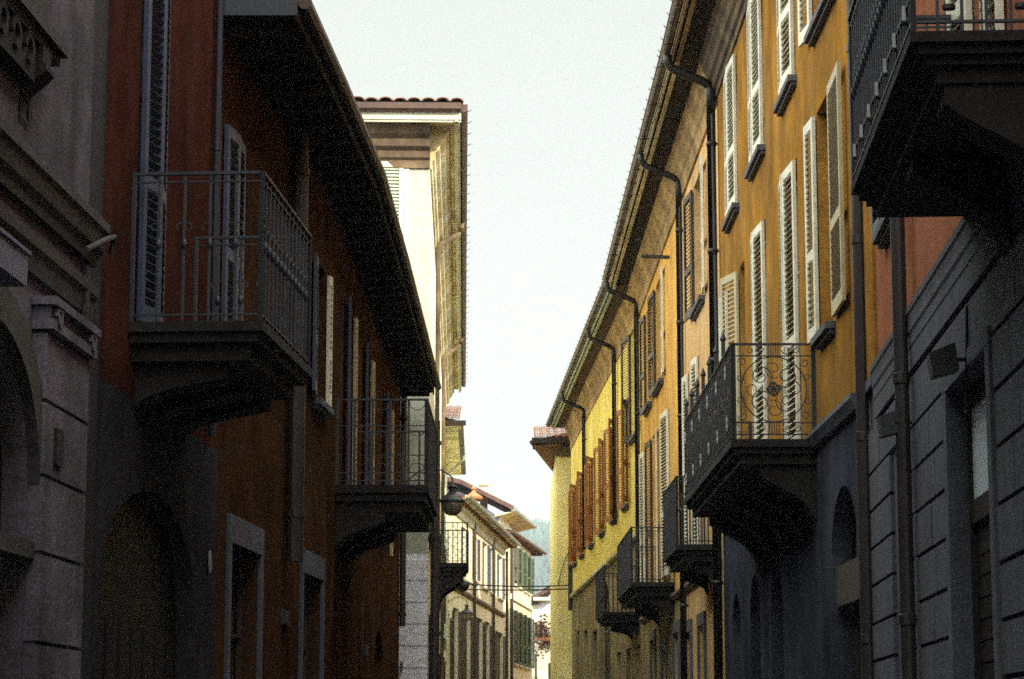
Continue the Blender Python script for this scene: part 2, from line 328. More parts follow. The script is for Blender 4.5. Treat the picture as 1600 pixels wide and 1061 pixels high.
def slab(F, a, b, proj, top, m, steps=((.07,0),(.06,.05),(.08,.10)), name='balcony'):
    mb = MB(); z = top
    for th, ins in steps:
        mb.box(a+ins, b-ins, 0.001, proj-ins, z-th, z); z -= th+.001
    return F.part(mb, name, m)
def corbels(parent, ss, proj, top, m, drop=.5, wd=.22):
    for s_ in ss:
        mb = MB(); prof = [(0.002, top), (proj*.95, top), (proj*.95, top-.10)]
        for k in range(1, 9):
            u = k/8; prof.append((proj*(.95-.87*u)+.05*math.sin(u*math.pi*2), top-.10-(drop-.10)*(u**1.4)))
        prof.append((.002, top-drop-.04))
        mb.prism(prof[::-1], s_-wd/2, s_+wd/2)
        mb.build('corbel', m, parent)
def bar(mb, x, y, z0, z1, t=.009): mb.box(x-t, x+t, y-t, y+t, z0, z1)
def railing(parent, a, b, proj, z0, h, m, sp=.11, style='plain', t=.009):
    """three-sided railing; returns the object"""
    mb = MB(); z1 = z0+h; pr = proj
    runs = [((a, 0.01), (a, pr)), ((a, pr), (b, pr)), ((b, pr), (b, 0.01))]
    for (x0, y0), (x1, y1) in runs:
        L_ = math.hypot(x1-x0, y1-y0); n = max(2, round(L_/sp))
        ends = lambda z, r_: mb.box(min(x0,x1)-r_, max(x0,x1)+r_, min(y0,y1)-r_, max(y0,y1)+r_, z-r_*.6, z+r_*.6)
        ends(z1, .018); ends(z0+.05, .011)
        if style in ('plain', 'knob', 'double'): ends(z1-.06 if style != 'double' else z1-.30, .009)
        if style == 'double': ends(z0+.14, .011)
        if style == 'scroll': ends(z1-.12, .009); ends(z0+.17, .009)
        if style == 'lattice': ends(z1-.18, .008); ends(z0+h*.5, .008)
        for k in range(n+1):
            u = k/n; x, y = x0+(x1-x0)*u, y0+(y1-y0)*u
            big = k in (0, n)
            axis = 'y' if abs(x1-x0) > abs(y1-y0) else 'x'
            if style != 'scroll' or axis == 'y' or big: bar(mb, x, y, z0, z1, t*1.8 if big else t)
            if style == 'knob' and not big:
                mb.lathe([(.006,-.05),(.02,-.02),(.024,0),(.02,.02),(.006,.05)], (x, y, z0+h*.52), 8)
                for s_ in (-1, 1):
                    for zz in (z0+h*.64,):
                        c = (x+s_*.025, y, zz) if axis == 'y' else (x, y+s_*.025, zz)
                        mb.ring(c, .028, .006, 0 if s_ < 0 else 180, 250 if s_ < 0 else -70, 8, axis)
            if style == 'double' and not big:
                c = (x, y, z1-.30)
                if k % 2:
                    c1 = (x-sp/2, y, z1-.33) if axis == 'y' else (x, y-sp/2*(1 if y1 > y0 else -1), z1-.33)
                    mb.ring(c1, sp*.44, .006, 180, 360, 10, axis)
                    c2 = (c1[0], c1[1], z1-.03); mb.ring(c2, sp*.44, .006, 180, 360, 10, axis)
                    c3 = (c1[0], c1[1], z0+.16); mb.ring(c3, sp*.44, .006, 0, 180, 10, axis)
        if style == 'lattice':
            q = max(2, round(L_/(h*.3)))
            for k in range(q):
                for za, zb in ((z0+.05, z0+h*.5), (z0+h*.5, z1-.02)):
                    p0 = Vector((x0+(x1-x0)*k/q, y0+(y1-y0)*k/q, 0)); p1 = Vector((x0+(x1-x0)*(k+1)/q, y0+(y1-y0)*(k+1)/q, 0))
                    for s_ in (0, 1):
                        A, B = (p0, p1) if s_ else (p1, p0)
                        pts = [(A.x+(B.x-A.x)*(.5-.5*math.cos(math.pi*i/8)), A.y+(B.y-A.y)*(.5-.5*math.cos(math.pi*i/8)), za+(zb-za)*i/8) for i in range(9)]
                        mb.tube(pts, .007, 4)
        if style == 'scroll':
            q = max(1, round(L_/.82)); seg = L_/q
            for k in range(q):
                cx = [x0+(x1-x0)*(k+.5)/q, y0+(y1-y0)*(k+.5)/q]; ax = axis; zc = z0+.17+(h-.29)/2
                P = lambda du, dz: (cx[0]+(du if ax == 'y' else 0), cx[1]+(du if ax == 'x' else 0), zc+dz)
                rr = min(seg*.44, (h-.29)/2*.98)
                mb.ring(P(0,0), rr, .008, 0, 360, 28, ax)
                for aa in range(4):
                    c_ = R(45+90*aa); mb.ring(P(rr*.55*math.cos(c_), rr*.55*math.sin(c_)), rr*.36, .007, 45+90*aa+180, 45+90*aa+180-480, 22, ax, .75)
                    c_ = R(90*aa); mb.ring(P(rr*.62*math.cos(c_), rr*.62*math.sin(c_)), rr*.3, .006, 90*aa+150, 90*aa+150+420, 18, ax, .75)
                # diamond rosette
                d = rr*.22
                for i in range(4):
                    u0, u1 = R(90*i), R(90*i+90)
                    mb.tube([P(d*math.cos(u0), d*math.sin(u0)), P(d*math.cos(u1), d*math.sin(u1))], .013, 4)
                    mb.tube([P(0,0), P(d*math.cos(u0), d*math.sin(u0))], .012, 4)
                    u2 = R(90*i+45); mb.tube([P(0,0), P(d*.6*math.cos(u2), d*.6*math.sin(u2))], .014, 4)
                # corner scrolls and side verticals
                for sx in (-1, 1):
                    bar_p = P(sx*seg*.47, 0); bar(mb, bar_p[0], bar_p[1], z0, z1, .008)
                    for sz in (-1, 1):
                        mb.ring(P(sx*seg*.38, sz*rr*.82), .05, .006, 0, sx*sz*400, 16, ax, .75)
                        mb.ring(P(sx*seg*.41, sz*rr*.35), .04, .006, 180, 180+sx*sz*400, 14, ax, .75)
                # pierced panels in the top and bottom bands
                for za, zb in ((z1-.11, z1-.01), (z0+.055, z0+.16)):
                    for i in range(-2, 3):
                        p = P(i*.024, 0); mb.tube([(p[0], p[1], za), (p[0], p[1], zb)], .006, 4)
                    for sx in (-1, 1):
                        p = P(sx*.13, 0); mb.ring((p[0], p[1], (za+zb)/2), .045, .006, 0, sx*420, 14, ax, .7)
                        p = P(sx*.23, 0); mb.ring((p[0], p[1], (za+zb)/2), .038, .006, 90, 90-sx*420, 14, ax, .7)
    return mb.build('railing', m, parent)

def downpipe(F, s_, ybase, top, eave_y, bottom, r=.055, m='pipe', run=.55):
    """from the gutter, a swan neck under the soffit to the wall, then straight down with collars"""
    mb = MB()
    pts = [(s_-run, eave_y, top), (s_-run, eave_y, top-.10), (s_-run+.03, eave_y-.06, top-.19), (s_-.03, ybase+.10, top-.37), (s_, ybase+.02, top-.43), (s_, ybase, top-.55), (s_, ybase, bottom)]
    P = [Vector(p) for p in pts]; sm = [P[0]]
    for k in range(1, len(P)-1):
        for u in (.7, 1):
            pass
        sm += [P[k-1].lerp(P[k], .8), P[k].lerp((P[k-1].lerp(P[k], .8)+P[k].lerp(P[k+1], .2))/2, .35), P[k].lerp(P[k+1], min(.2, .12/max(.01, (P[k+1]-P[k]).length)))]
    sm.append(P[-1])
    mb.tube(sm, r, 10)
    z = top-1.3
    while z > bottom+.3:
        mb.lathe([(r*1.0,-.03),(r*1.22,-.028),(r*1.22,.028),(r*1.0,.03)], (s_, ybase, z), 10)
        mb.box(s_-.01, s_+.01, 0.001, ybase, z-.01, z+.01); z -= 1.6
    return F.part(mb, 'downpipe', m, smooth=True)
def straight_pipe(F, s_, y, top, bottom, r, m='pipe', name='downpipe'):
    mb = MB(); mb.tube([(s_, y, top), (s_, y, bottom)], r, 12)
    z = top-.4
    while z > bottom+.2:
        mb.lathe([(r,-.04),(r*1.18,-.035),(r*1.18,.035),(r,.04)], (s_, y, z), 12)
        mb.box(s_-.012, s_+.012, 0.001, y, z-.01, z+.01); z -= 1.7
    return F.part(mb, name, m, smooth=False)

def eave(F, a, b, over, h, m_soffit, m_gut, m_fascia='trim_ochre', rafters=None, hooks=True, gr=.075, over2=None, soff_slope=0):
    """soffit, fascia and half-round gutter with snow hooks; over2 lets the overhang differ at the far end"""
    mb = MB(); mb.box(a, b, .001, over, h, h+.05)
    if rafters:
        x = a+.2
        while x < b: mb.box(x, x+.10, .002, over-.05, h-.09, h-.001); x += rafters
    F.part(mb, 'eave_soffit', m_soffit)
    fb = MB(); fb.box(a-.002, b+.002, over-.10, over-.04, h-.05, h-.0015); fb.box(a-.003, b+.003, over+.001, over+.03, h-.03, h+.12)
    F.part(fb, 'fascia', m_fascia)
    g = MB(); K = 8; cy, cz = over+.035+gr, h+.09
    outr = [(cy-gr*math.cos(math.pi*k/K), cz-gr*math.sin(math.pi*k/K)) for k in range(K+1)]
    inr = [(cy-gr*.85*math.cos(math.pi*k/K), cz-gr*.85*math.sin(math.pi*k/K)) for k in range(K+1)][::-1]
    g.prism(outr+inr, a, b)
    g.tube([(a, cy+gr, cz), (b, cy+gr, cz)], .012, 6)
    x = a+.2
    while hooks and x < b:
        g.tube([(x, cy+gr-.01, cz-.02), (x, cy+gr+.035, cz+.005), (x, cy+gr+.04, cz+.03)], .008, 4); x += .62
    x = a+.5
    while x < b: g.box(x, x+.03, over+.02, cy+gr+.004, cz-gr-.006, cz-gr+.004); x += 1.1
    return F.part(g, 'gutter', m_gut)
def cornice(F, a, b, prof, m, name='cornice'):
    """prof: list of (y, z) down the visible face, closed along the wall"""
    p = [(.001, prof[0][1])]+prof+[(.001, prof[-1][1])]
    mb = MB(); mb.prism(p, a, b)
    return F.part(mb, name, m)
def fix(mb):
    return mb

def tiles(F, a, b, y0, h0, run, rise, m, pitch=.21, amp=.045, rows=None, parent=None, name='roof'):
    """barrel tiles: waves along the eave, stepped course by course up the slope"""
    mb = MB(); rows = rows or max(2, int(run/.38)); n = max(1, int((b-a)/pitch)); K = 6
    for r_ in range(rows):
        ya, yb = y0-run*r_/rows, y0-run*(r_+1)/rows-.04
        za, zb = h0+rise*r_/rows+.02, h0+rise*(r_+1)/rows
        for i in range(n):
            x = a+(b-a)*i/n; wd = (b-a)/n; j = random.uniform(-.008, .008); jz = random.uniform(-.007, .007)
            idx = []
            for (y, z, rr) in ((ya+random.uniform(0,.02), za+jz, 1.0), (yb, zb, .86)):
                row = []
                for k in range(K+1):
                    t = math.pi*k/K; row.append(len(mb.v)); mb.v.append((x+wd/2+j-wd*.5*rr*math.cos(t), y, z+amp*1.5*math.sin(t)*rr))
                for k in range(K+1):
                    t = math.pi*(K-k)/K; row.append(len(mb.v)); mb.v.append((x+wd/2+j-wd*.4*rr*math.cos(t), y, z+amp*1.1*math.sin(t)*rr))
                idx.append(row)
            c = len(idx[0])
            for k in range(c): mb.f.append((idx[0][k], idx[0][(k+1)%c], idx[1][(k+1)%c], idx[1][k]))
            for row in idx:
                for k in range(K): mb.f.append((row[k], row[k+1], row[c-2-k], row[c-1-k]))
        mb.quad((a, ya, za-.004), (b, ya, za-.004), (b, yb, zb-.01), (a, yb, zb-.01))
    return F.part(mb, name, m) if parent is None else mb.build(name, m, parent)
def gable_roof(F, a, b, over, h, depth, rise, m, endboard=None, name='roof'):
    """solid roof body behind the first tile courses"""
    mb = MB(); mid = -depth/2
    mb.prism([(over-.02, h+.055), (over-.02, h+.09), (mid, h+rise), (-depth-over, h+.09), (-depth-over, h+.055)][::-1], a, b)
    return F.part(mb, name, m)

# ================================================================== setting
g = MB(); g.box(-690, 690, -250, 1990, -.5, -.13); o = g.build('ground', 'asphalt'); o['kind'] = 'structure'
g = MB(); g.box(-1.75, 1.35, -30, 60, -.13, -.004+.0); g.quad((-1.75,-30,0),(1.35,-30,0),(1.35,60,0),(-1.75,60,0)); o = g.build('street', 'asphalt'); o['kind'] = 'structure'
g = MB(); g.box(-9, -1.76, -30, 150, -.129, .10); g.box(1.36, 9, -30, 76, -.129, .10); o = g.build('pavement', 'paving'); o['kind'] = 'structure'
g = MB(); g.box(-1.75, 6, 60.01, 170, -.129, .003); o = g.build('road', 'asphalt'); o['kind'] = 'structure'

# wooded hill far beyond the street
import mathutils
hb = MB(); nx, ny = 60, 16
def hz(x, y): 
    u = max(0, min(1, (y-1100)/440)); t = u*u*(3-2*u)
    return t*(128+20*mathutils.noise.noise(Vector((x*.004, y*.003, 1)))+6*mathutils.noise.noise(Vector((x*.02, y*.012, 4)))) - .6
for j in range(ny+1):
    for i in range(nx+1):
        x = -600+i*20.0; y = 1100+j*40; hb.v.append((x, y, hz(x, y)))
for j in range(ny):
    for i in range(nx):
        k = j*(nx+1)+i; hb.f.append((k, k+1, k+nx+2, k+nx+1))
o = hb.build('hill', 'hill'); o['kind'] = 'structure'
fb = MB(); rnd = random.Random(3)
for k in range(5200):
    x = rnd.uniform(-90, 140); y = rnd.uniform(1180, 1640); z = hz(x, y); hh = rnd.uniform(6, 14); r_ = hh*rnd.uniform(.18, .32); i = len(fb.v)
    for q in range(6):
        t = q*math.pi/3+rnd.uniform(-.3, .3); rr = r_*rnd.uniform(.7, 1.2); fb.v.append((x+rr*math.cos(t), y+rr*math.sin(t), z+hh*.25*rnd.uniform(.6, 1.2)))
    fb.v.append((x, y, z+hh)); fb.v.append((x, y, z-1))
    for q in range(6): fb.f += [(i+q, i+(q+1)%6, i+6), (i+(q+1)%6, i+q, i+7)]
o = fb.build('forest', 'leaf_green'); o['kind'] = 'stuff'; o['label'] = 'hazy bluish woodland covering the far hill'

exec_parts = []
# ================================================================== RIGHT SIDE
JR = (3.087, 21.2); RB = (3.017, 34.5); RC = (2.822, 52.5); RD = (1.905, 77.5)
# ---- pink house over a rusticated grey ground floor, nearest on the right
root = empty('town_house', (1.53, -8, 0), 'pink house on grey block ground floor, nearest on the right, with large overhead balcony', 'house', 'houses along the street')
F = Facade(root, (1.53, -8), JR)
def W(F, xf, xn, yt, yb):              # far px, near px, top and bottom px at the far edge -> opening
    b, hi = F.hit(xf, yt); b2, lo = F.hit(xf, yb); a, _ = F.hit(xn, (yt+yb)/2)
    return a, (b+b2)/2, lo, hi
sj = F.len
op_glass = (F.hit(1553, 650)[0]-.05, F.hit(1492, 650)[0]+.05, -1.6, 2.12)
op_door2 = (F.hit(1428, 800)[0], F.hit(1402, 800)[0], -1.6, 1.95)
wnd_s = (F.hit(1404, 350)[0]-.25, F.hit(1377, 350)[0]-.3, 3.92, 5.75)
fd1 = (F.hit(1524, 40)[0], F.hit(1489, 40)[0], 3.3, 5.7); fd2 = (F.hit(1574, 40)[0], F.hit(1545, 40)[0], 3.3, 5.7)
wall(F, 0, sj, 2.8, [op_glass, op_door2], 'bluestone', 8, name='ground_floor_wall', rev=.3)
wall(F, 0.001, sj-.001, 10.6, [wnd_s, fd1, fd2], 'pink', 7.9, bot=2.801, name='upper_wall')
cornice(F, 0, sj-1.55, [(.065, 2.985), (.065, 2.94), (.055, 2.925), (.05, 2.87), (.05, 2.82), (.04, 2.80), (.04, 2.72), (.035, 2.715), (.035, 2.56)][::-1], 'bluestone', 'ledge')
FR_ = Facade(root, (3.4, -46), (1.531, -8.002)); wall(FR_, 0, FR_.len, 10.6, [], 'bluestone', 8, name='rear_wall')  # unseen street wall behind the camera, added to block low sky light
# rusticated blocks, proud of the wall with open joints
bl = MB(); courses = [-1.6, -1.25, -.94, -.63, -.32, 0, .31, .61, .915, 1.23, 1.54, 1.85, 2.16, 2.52]
ops = [op_glass, op_door2]
for j in range(len(courses)-1):
    z0, z1 = courses[j]+.014, courses[j+1]-.014; x = 14.0; k = 0
    while x < sj-.3:
        L_ = 1.02 if (j+k) % 2 else .78; x1 = min(x+L_, sj-.25); segs = [(x+.012, x1-.012)]
        for o_ in ops:
            ns = []
            for (p, q) in segs:
                if o_[2]-.1 < (z0+z1)/2 < o_[3]+.12:
                    if q <= o_[0]-.18 or p >= o_[1]+.18: ns.append((p, q)); continue
                    if p < o_[0]-.2: ns.append((p, o_[0]-.18))
                    if q > o_[1]+.2: ns.append((o_[1]+.18, q))
                else: ns.append((p, q))
            segs = ns
        for (p, q) in segs:
            if q-p > .05: bl.box(p, q, .0, .032+random.uniform(-.003,.003), z0, z1)
        x = x1; k += 1
F.part(bl, 'block_facing', 'bluestone')
# shop opening with a glass light coloured like reflected sky above a dark shutter
o = MB(); a, b = op_glass[0], op_glass[1]
for p in ((a, a+.07), (b-.07, b)): o.box(p[0], p[1], -.14, -.08, -1.6, 2.12)
o.box(a+.07, b-.07, -.14, -.08, 2.0, 2.12); o.box(a+.07, b-.07, -.139, -.075, 1.28, 1.42)
dw = F.part(o, 'door', 'door')
MB().box(a+.07, b-.07, -.12, -.10, 1.42, 2.0).build('door_light', 'skyglass', dw)
d2 = MB(); d2.box(a+.07, b-.07, -.13, -.11, -1.6, 1.28)
for k in range(9): d2.box(a+.1, b-.1, -.11, -.104, .05+k*.13, .12+k*.13)
d2.build('door_panel', 'door', dw)
s2 = MB(); s2.box(a-.16, a-.002, .0, .05, -1.6, 2.12); s2.box(b+.002, b+.16, .0, .05, -1.6, 2.12); s2.box(a-.16, b+.16, .0, .052, 2.122, 2.22); s2.build('surround', 'bluestone', dw)
a, b = op_door2[:2]; dd = MB(); dd.box(a, b, -.3, -.24, -1.6, 1.95); dd.box(a+.1, (a+b)/2-.03, -.24, -.225, 0, 1.7); dd.box((a+b)/2+.03, b-.1, -.24, -.225, 0, 1.7); F.part(dd, 'door', 'door')
window(F, *wnd_s, leaves=[(wnd_s[1], .4, 2, 'sh_bluegrey'), (wnd_s[0]+.02, .48, 4, 'sh_bluegrey')], sill='stone', m_sh='sh_bluegrey', m_frame='sh_bluegrey')
for fd in (fd1, fd2):
    window(F, *fd, leaves=closed(fd[0], fd[1], 'sh_white', (4, 4)), m_sh='sh_white')
# plaster strip beside the joint
st = MB(); st.box(sj-1.62, sj-.001, .001, .03, 2.95, 10.6); F.part(st, 'corner_strip', 'ochre'); st = MB(); st.box(sj-1.5, sj-.001, .001, .05, 2.86, 2.949); F.part(st, 'corner_ledge', 'bluestone')
# big overhead balcony
ba, bb = 18.72, F.hit(1340, 294, .66)[0]
bal = slab(F, ba, bb, .70, 3.1950, 'darkstone', ((.05,0),(.045,.04),(.04,.08),(.075,.13)))
corbels(bal, (ba+.3, 20.35), .56, 2.9920, 'darkstone', .5, .3)
railing(bal, ba+.03, bb-.03, .68, 3.1950, 1.02, 'blueiron', .12, 'knob', .007)
cr = MB()
for (x0, y0, x1, y1) in ((ba+.03, .68, bb-.03, .68), (ba+.03, .02, ba+.03, .68)):
    L_ = math.hypot(x1-x0, y1-y0); cr.box(min(x0,x1)-.009, max(x0,x1)+.009, min(y0,y1)-.009, max(y0,y1)+.009, 3.3750, 3.3900)
    n = max(2, int(L_/.42))
    for k in range(n):
        x, y = x0+(x1-x0)*(k+.5)/n, y0+(y1-y0)*(k+.5)/n
        cr.lathe([(.012,-.012),(.03,-.01),(.03,.01),(.012,.012)], (x, y, 3.3150), 8)
    if x0 == x1:       # near side: crossed braces
        for (ya, yb) in ((.03, .33), (.33, .63)):
            cr.tube([(x0-.02, ya, 3.4150), (x0-.02, yb, 4.0750)], .014, 4); cr.tube([(x0-.02, yb, 3.4150), (x0-.02, ya, 4.0750)], .014, 4)
            for rr in (.05, .09): cr.ring((x0-.02, (ya+yb)/2, 3.7450), rr, .01, 0, 360, 16, 'x')
            cr.box(x0-.03, x0-.01, ya, yb, 3.4950, 3.5100)
cr.build('railing_ornament', 'iron', bal)
n = int((bb-ba)/.42)
for k in range(n):
    x = ba+.03+(bb-ba-.06)*(k+.5)/n; MB().box(x-.03, x+.03, .69, .705, 3.3130, 3.3250).box(x-.006, x+.006, .69, .705, 3.3251, 3.3930).build('railing_glint', 'knob', bal)  # pale pieces standing in for bright glints along the rail
straight_pipe(F, F.hit(1424, 345)[0], .10, 8, -1.6, .052)
# floodlights and a cable on the ground floor
def floodlight(F, px, py, label):
    s_, h = F.hit(px, py, .15); w0 = F.world(s_, 0, h)
    r0 = empty('floodlight', w0, label, 'floodlight', 'wall floodlights')
    b_ = MB(); b_.prism([(.10,-.07),(.25,-.11),(.27,.03),(.12,.09)][::-1], -.085, .085); o = b_.build('housing', 'iron', r0, (0,0,0), F.ang)
    b_ = MB(); b_.box(-.012, .012, .001, .15, -.01, .01); b_.box(-.10, .10, .14, .16, -.008, .008); b_.box(-.05, .05, .001, .02, -.07, .07); b_.build('bracket', 'iron', r0, (0,0,0), F.ang)
floodlight(F, 1482, 562, 'dark wall floodlight on the grey blocks, beside the pale glass door light')
floodlight(F, 1398, 660, 'dark wall floodlight lower down, between the two tall pipes')
s_, h = F.hit(1514, 585, .04)
mb = MB(); mb.tube([(0,0,.4), (.01,.01,.1), (0,.02,-.1), (-.03,.03,-.22), (-.07,.03,-.24), (-.09,.03,-.18)], .008, 5)
o = mb.build('cable', 'cable', None, F.world(s_, .04, h), F.ang); tag(o, 'loose dark cable curling down over the pale glass door light', 'cable')

# ---- ochre house with white shutters
root = empty('town_house', (JR[0], JR[1], 0), 'ochre house with white louvred shutters and a scrolled iron balcony', 'house', 'houses along the street')
F = Facade(root, JR, RB); FO = F
LED = 2.98
opens = []; wins = []
for xf, xn, yt, yb in ((1137,1153,125,350), (1174,1193.5,32,264), (1221,1243,0,162)):
    a, b, lo, hi = W(F, xf, xn, yt, yb); opens.append((a, b, 7.03, 9.1)); wins.append((a, b, 7.03, 9.1, 'c'))
ad, bd = F.hit(1308, 40)[0], F.hit(1272, 40)[0]
wins.append((ad, bd, 7.03, 9.1, 'd'))
a, b = F.hit(1300, 330)[0], F.hit(1279, 330)[0]; wins.append((a, b, 3.9, 6.2, 'e'))
for xf, xn in ((1225,1248), (1178,1197)):
    wins.append((F.hit(xn, 400)[0], F.hit(xf, 400)[0], LED+.02, 6.15, 'g'))
a, b = F.hit(1165, 520)[0], F.hit(1157, 520)[0]; wins.append((a, b, LED+.02, 6.15, 'h'))
a, b = F.hit(1140, 520)[0], F.hit(1128, 520)[0]; wins.append((a, b, LED+.02, 6.15, 'g'))
wall(F, 0.001, F.len, 9.85, [w_[:4] for w_ in wins], 'ochre', 8, bot=LED-.1)
archs = [(.35, 2.15, -1.6, 2.3, .75), (6.2, 7.4, -1.6, 2.0, .6), (8.6, 9.8, -1.6, 2.0, .6), (11, 12.2, -1.6, 1.9, .5)]
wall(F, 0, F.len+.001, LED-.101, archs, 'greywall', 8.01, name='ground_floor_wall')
cornice(F, 0.0, F.len, [(.09, LED+.02), (.10, LED-.03), (.07, LED-.08), (.05, LED-.12)][::-1], 'bluestone', 'ledge')
for (a, b, lo, hi, k) in wins:
    w1 = b-a
    if k == 'c': window(F, a, b, lo, hi, closed(a, b, None, (2, 2)), 'stone')
    elif k == 'd': window(F, a, b, lo, hi, [(b+.02, .48, 5), (a-.02, .5, 175)], 'stone')
    elif k == 'e': window(F, a, b, lo, hi, [(b+.01, .45, 2), (a-.16, .92, 178.5, 'sh_yellow')], 'stone')
    elif k == 'g': window(F, a, b, lo, hi, closed(a, b, None, (2, 3)))
    else: window(F, a, b, lo, hi, [(b+.02, .6, 14, 'sh_yellow')], pane='skyglass')
# balcony with scrolled ironwork
ba, bb = F.hit(1145, 690, .85)[0], F.hit(1070, 690, .85)[0]
bal = slab(F, ba, bb, .87, LED-.03, 'darkstone', ((.08,0),(.06,.04),(.10,.10)))
corbels(bal, (ba+.3, ba+1.7, ba+3.1, ba+4.5, bb-.3), .6, LED-.275, 'darkstone', .5, .28)
railing(bal, ba+.03, bb-.03, .84, LED-.03, .97, 'iron', .12, 'scroll')
km = MB().lathe([(.006,-.07),(.013,-.03),(.008,.0),(.013,.04),(.005,.08)], (0,0,0), 8).build('railing_glint', 'knob', bal)  # pale pieces standing in for sky gaps in the ironwork
fm = MB().box(-.02, .02, -.02, .02, -.24, 0).lathe([(.02,-.02),(.035,.01),(.02,.05),(.004,.09)], (0,0,0), 8).build('finial', 'iron', bal)
def again(src, spots):
    for k, p in enumerate(spots):
        o = src if k == 0 else src.copy()
        if k: COL.objects.link(o); o.parent = src.parent
        o.location = p
again(km, [q for k in range(6) for x in (ba+.5+k*(bb-ba-.8)/5,) for q in ((x, .86, LED+.18), (x+.1, .86, LED+.72))])
again(fm, [(ba+1+k*(bb-ba-1.2)/6, .84, LED+1.14) for k in range(7)])
# ground floor openings: dark timber and a wicker-coloured panel in the near arch
for a, b, lo, hi, ar in archs:
    d_ = MB(); d_.box(a, b, -.24, -.2, lo, hi)
    for k in range(4): d_.box(a+.08+k*(b-a-.1)/4, a+(k+.85)*(b-a-.1)/4+.04, -.2, -.18, lo+.2, hi-ar-.15)
    o = F.part(d_, 'door', 'door')
    if a < 1: MB().box(a+.03, b-.03, -.07, -.04, 1.22, 1.60).build('sign_board', 'mesh_panel', o); MB().box(a+.3, b-.5, -.19, -.175, 1.65, 2.1).build('fanlight_grille', 'mesh_panel', o)
straight_pipe(F, F.hit(1342, 400, .12)[0], .12, 9.7, -1.6, .056)
cornice(F, 0, F.len, [(0.276, 9.84), (0.270, 9.78), (0.228, 9.75), (0.210, 9.66), (0.168, 9.62), (0.144, 9.50), (0.096, 9.47), (0.072, 9.38), (0.030, 9.36), (0.030, 9.24)][::-1], 'trim_brown')
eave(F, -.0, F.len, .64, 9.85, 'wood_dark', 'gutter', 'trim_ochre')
gable_roof(F, 0, F.len, .66, 9.85, 8, 1.9, 'tile_dark')
downpipe(F, F.len-.05, .10, 9.85, .74, .1, .065, run=.15)

# ---- peach house and tan house, one long facade
root = empty('town_house', (RB[0], RB[1], 0), 'weathered peach and tan house in the middle of the right row, narrow balconies below', 'house', 'houses along the street')
F = Facade(root, RB, RC); FT = F
LED3 = 2.45
specs = [ # far px, near px, top, bottom (at the far px), leaves
 (1085,1100,283,500,'o'), (1056.5,1069,369,564,'c'),
 (1025,1036,432,612,'o'), (1010,1018,480,655,'o2'),
 (1036,1047,682,840,'c'), (1020,1028,712,840,'o2'), (1003.5,1009,742,840,'c'), (1085,1094,640,760,'c'), (1071,1078,640,780,'c')]
wins = []
sR = [F.hit(x, 600)[0] for x in (1122, 1072, 1001)]
for xf, xn, yt, yb, k in specs:
    a, b, lo, hi = W(F, xf, xn, yt, yb)
    if yt > 600: hi = 6.0; lo = 2.9
    else: lo, hi = 6.75, 8.85
    wins.append((a, b, lo, hi, k))
wins.sort(); ww = []
for w_ in wins:
    a, b, lo, hi, k = w_
    ww.append(w_)
s_split = sR[1]+.9
low = [(3.0, 4.0, -1.6, 1.7), (5.5, 6.6, -1.6, 1.7), (8, 9.2, -1.6, 1.8), (11, 12, -1.6, 1.6), (14, 15.2, -1.6, 1.9)]
wall(F, 0.001, s_split, 9.85, [w_[:4] for w_ in ww if w_[1] < s_split]+low[:2], 'peach', 8, name='peach_wall')
wall(F, s_split+.001, F.len, 9.85, [w_[:4] for w_ in ww if w_[0] > s_split], 'tan', 8, bot=LED3, name='tan_wall')
wall(F, s_split+.001, F.len, LED3-.001, low[2:], 'darkbase', 8, name='ground_floor_wall')
cornice(F, .2, F.len, [(.08, LED3+.05), (.09, LED3), (.05, LED3-.06)][::-1], 'trim_brown', 'ledge')
for a, b, lo, hi, k in ww:
    if a < s_split < b: continue
    dk = 'sh_dark'
    sl = 'stone' if lo > 5 else None
    if k == 'c': window(F, a, b, lo, hi, closed(a, b, None, (3, 3)), sl)
    elif k == 'o': window(F, a, b, lo, hi, [(b+.01, (b-a)/2, 3, dk), (a-.01, .62, 178)], sl)
    else: window(F, a, b, lo, hi, [(b+.01, (b-a)/2, 3, dk), (a-.01, .5, 178)], sl)
for i, (a, b, lo, hi) in enumerate(low):
    d_ = MB(); d_.box(a, b, -.2, -.16, lo, hi); d_.box((a+b)/2-.02, (a+b)/2+.02, -.16, -.14, lo, hi); o = F.part(d_, 'door', 'door')
    s2 = MB(); s2.box(a-.16, a-.002, .001, .04, lo, hi); s2.box(b+.002, b+.16, .001, .04, lo, hi); s2.box(a-.16, b+.16, .001, .042, hi+.002, hi+.2); s2.build('surround', 'stone', o)
for xo, xn_, yt, yb, m_, st_ in ((1056, 1120, 780, 882, 'blueiron', 'plain'), (985, 1056, 833, 925, 'blueiron', 'plain')):
    pr = .66 if xo > 1000 else .8
    a = F.hit(xn_, yb-20)[0]; a2 = F.hit(xo, yb-20, pr)[0]
    bal = slab(F, a2, a2+(2.6 if xo > 1000 else 4.6), pr, 2.72, 'darkstone', ((.08,0),(.06,.05),(.10,.10)))
    L_ = 2.6 if xo > 1000 else 4.6
    corbels(bal, (a2+.3, a2+L_-.3), pr*.6, 2.475, 'darkstone', .3, .2)
    railing(bal, a2+.03, a2+L_-.03, pr-.03, 2.72, .98, m_, .09, st_, .009)
cornice(F, 0, F.len, [(0.252, 9.84), (0.246, 9.78), (0.204, 9.74), (0.180, 9.62), (0.132, 9.56), (0.096, 9.44), (0.060, 9.40), (0.036, 9.16)][::-1], 'trim_ochre')
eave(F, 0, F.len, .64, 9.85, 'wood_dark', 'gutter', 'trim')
gable_roof(F, 0, F.len, .66, 9.85, 8, 1.9, 'tile_dark')
downpipe(F, sR[1], .09, 9.85, .74, -1.0, .055, run=.15)
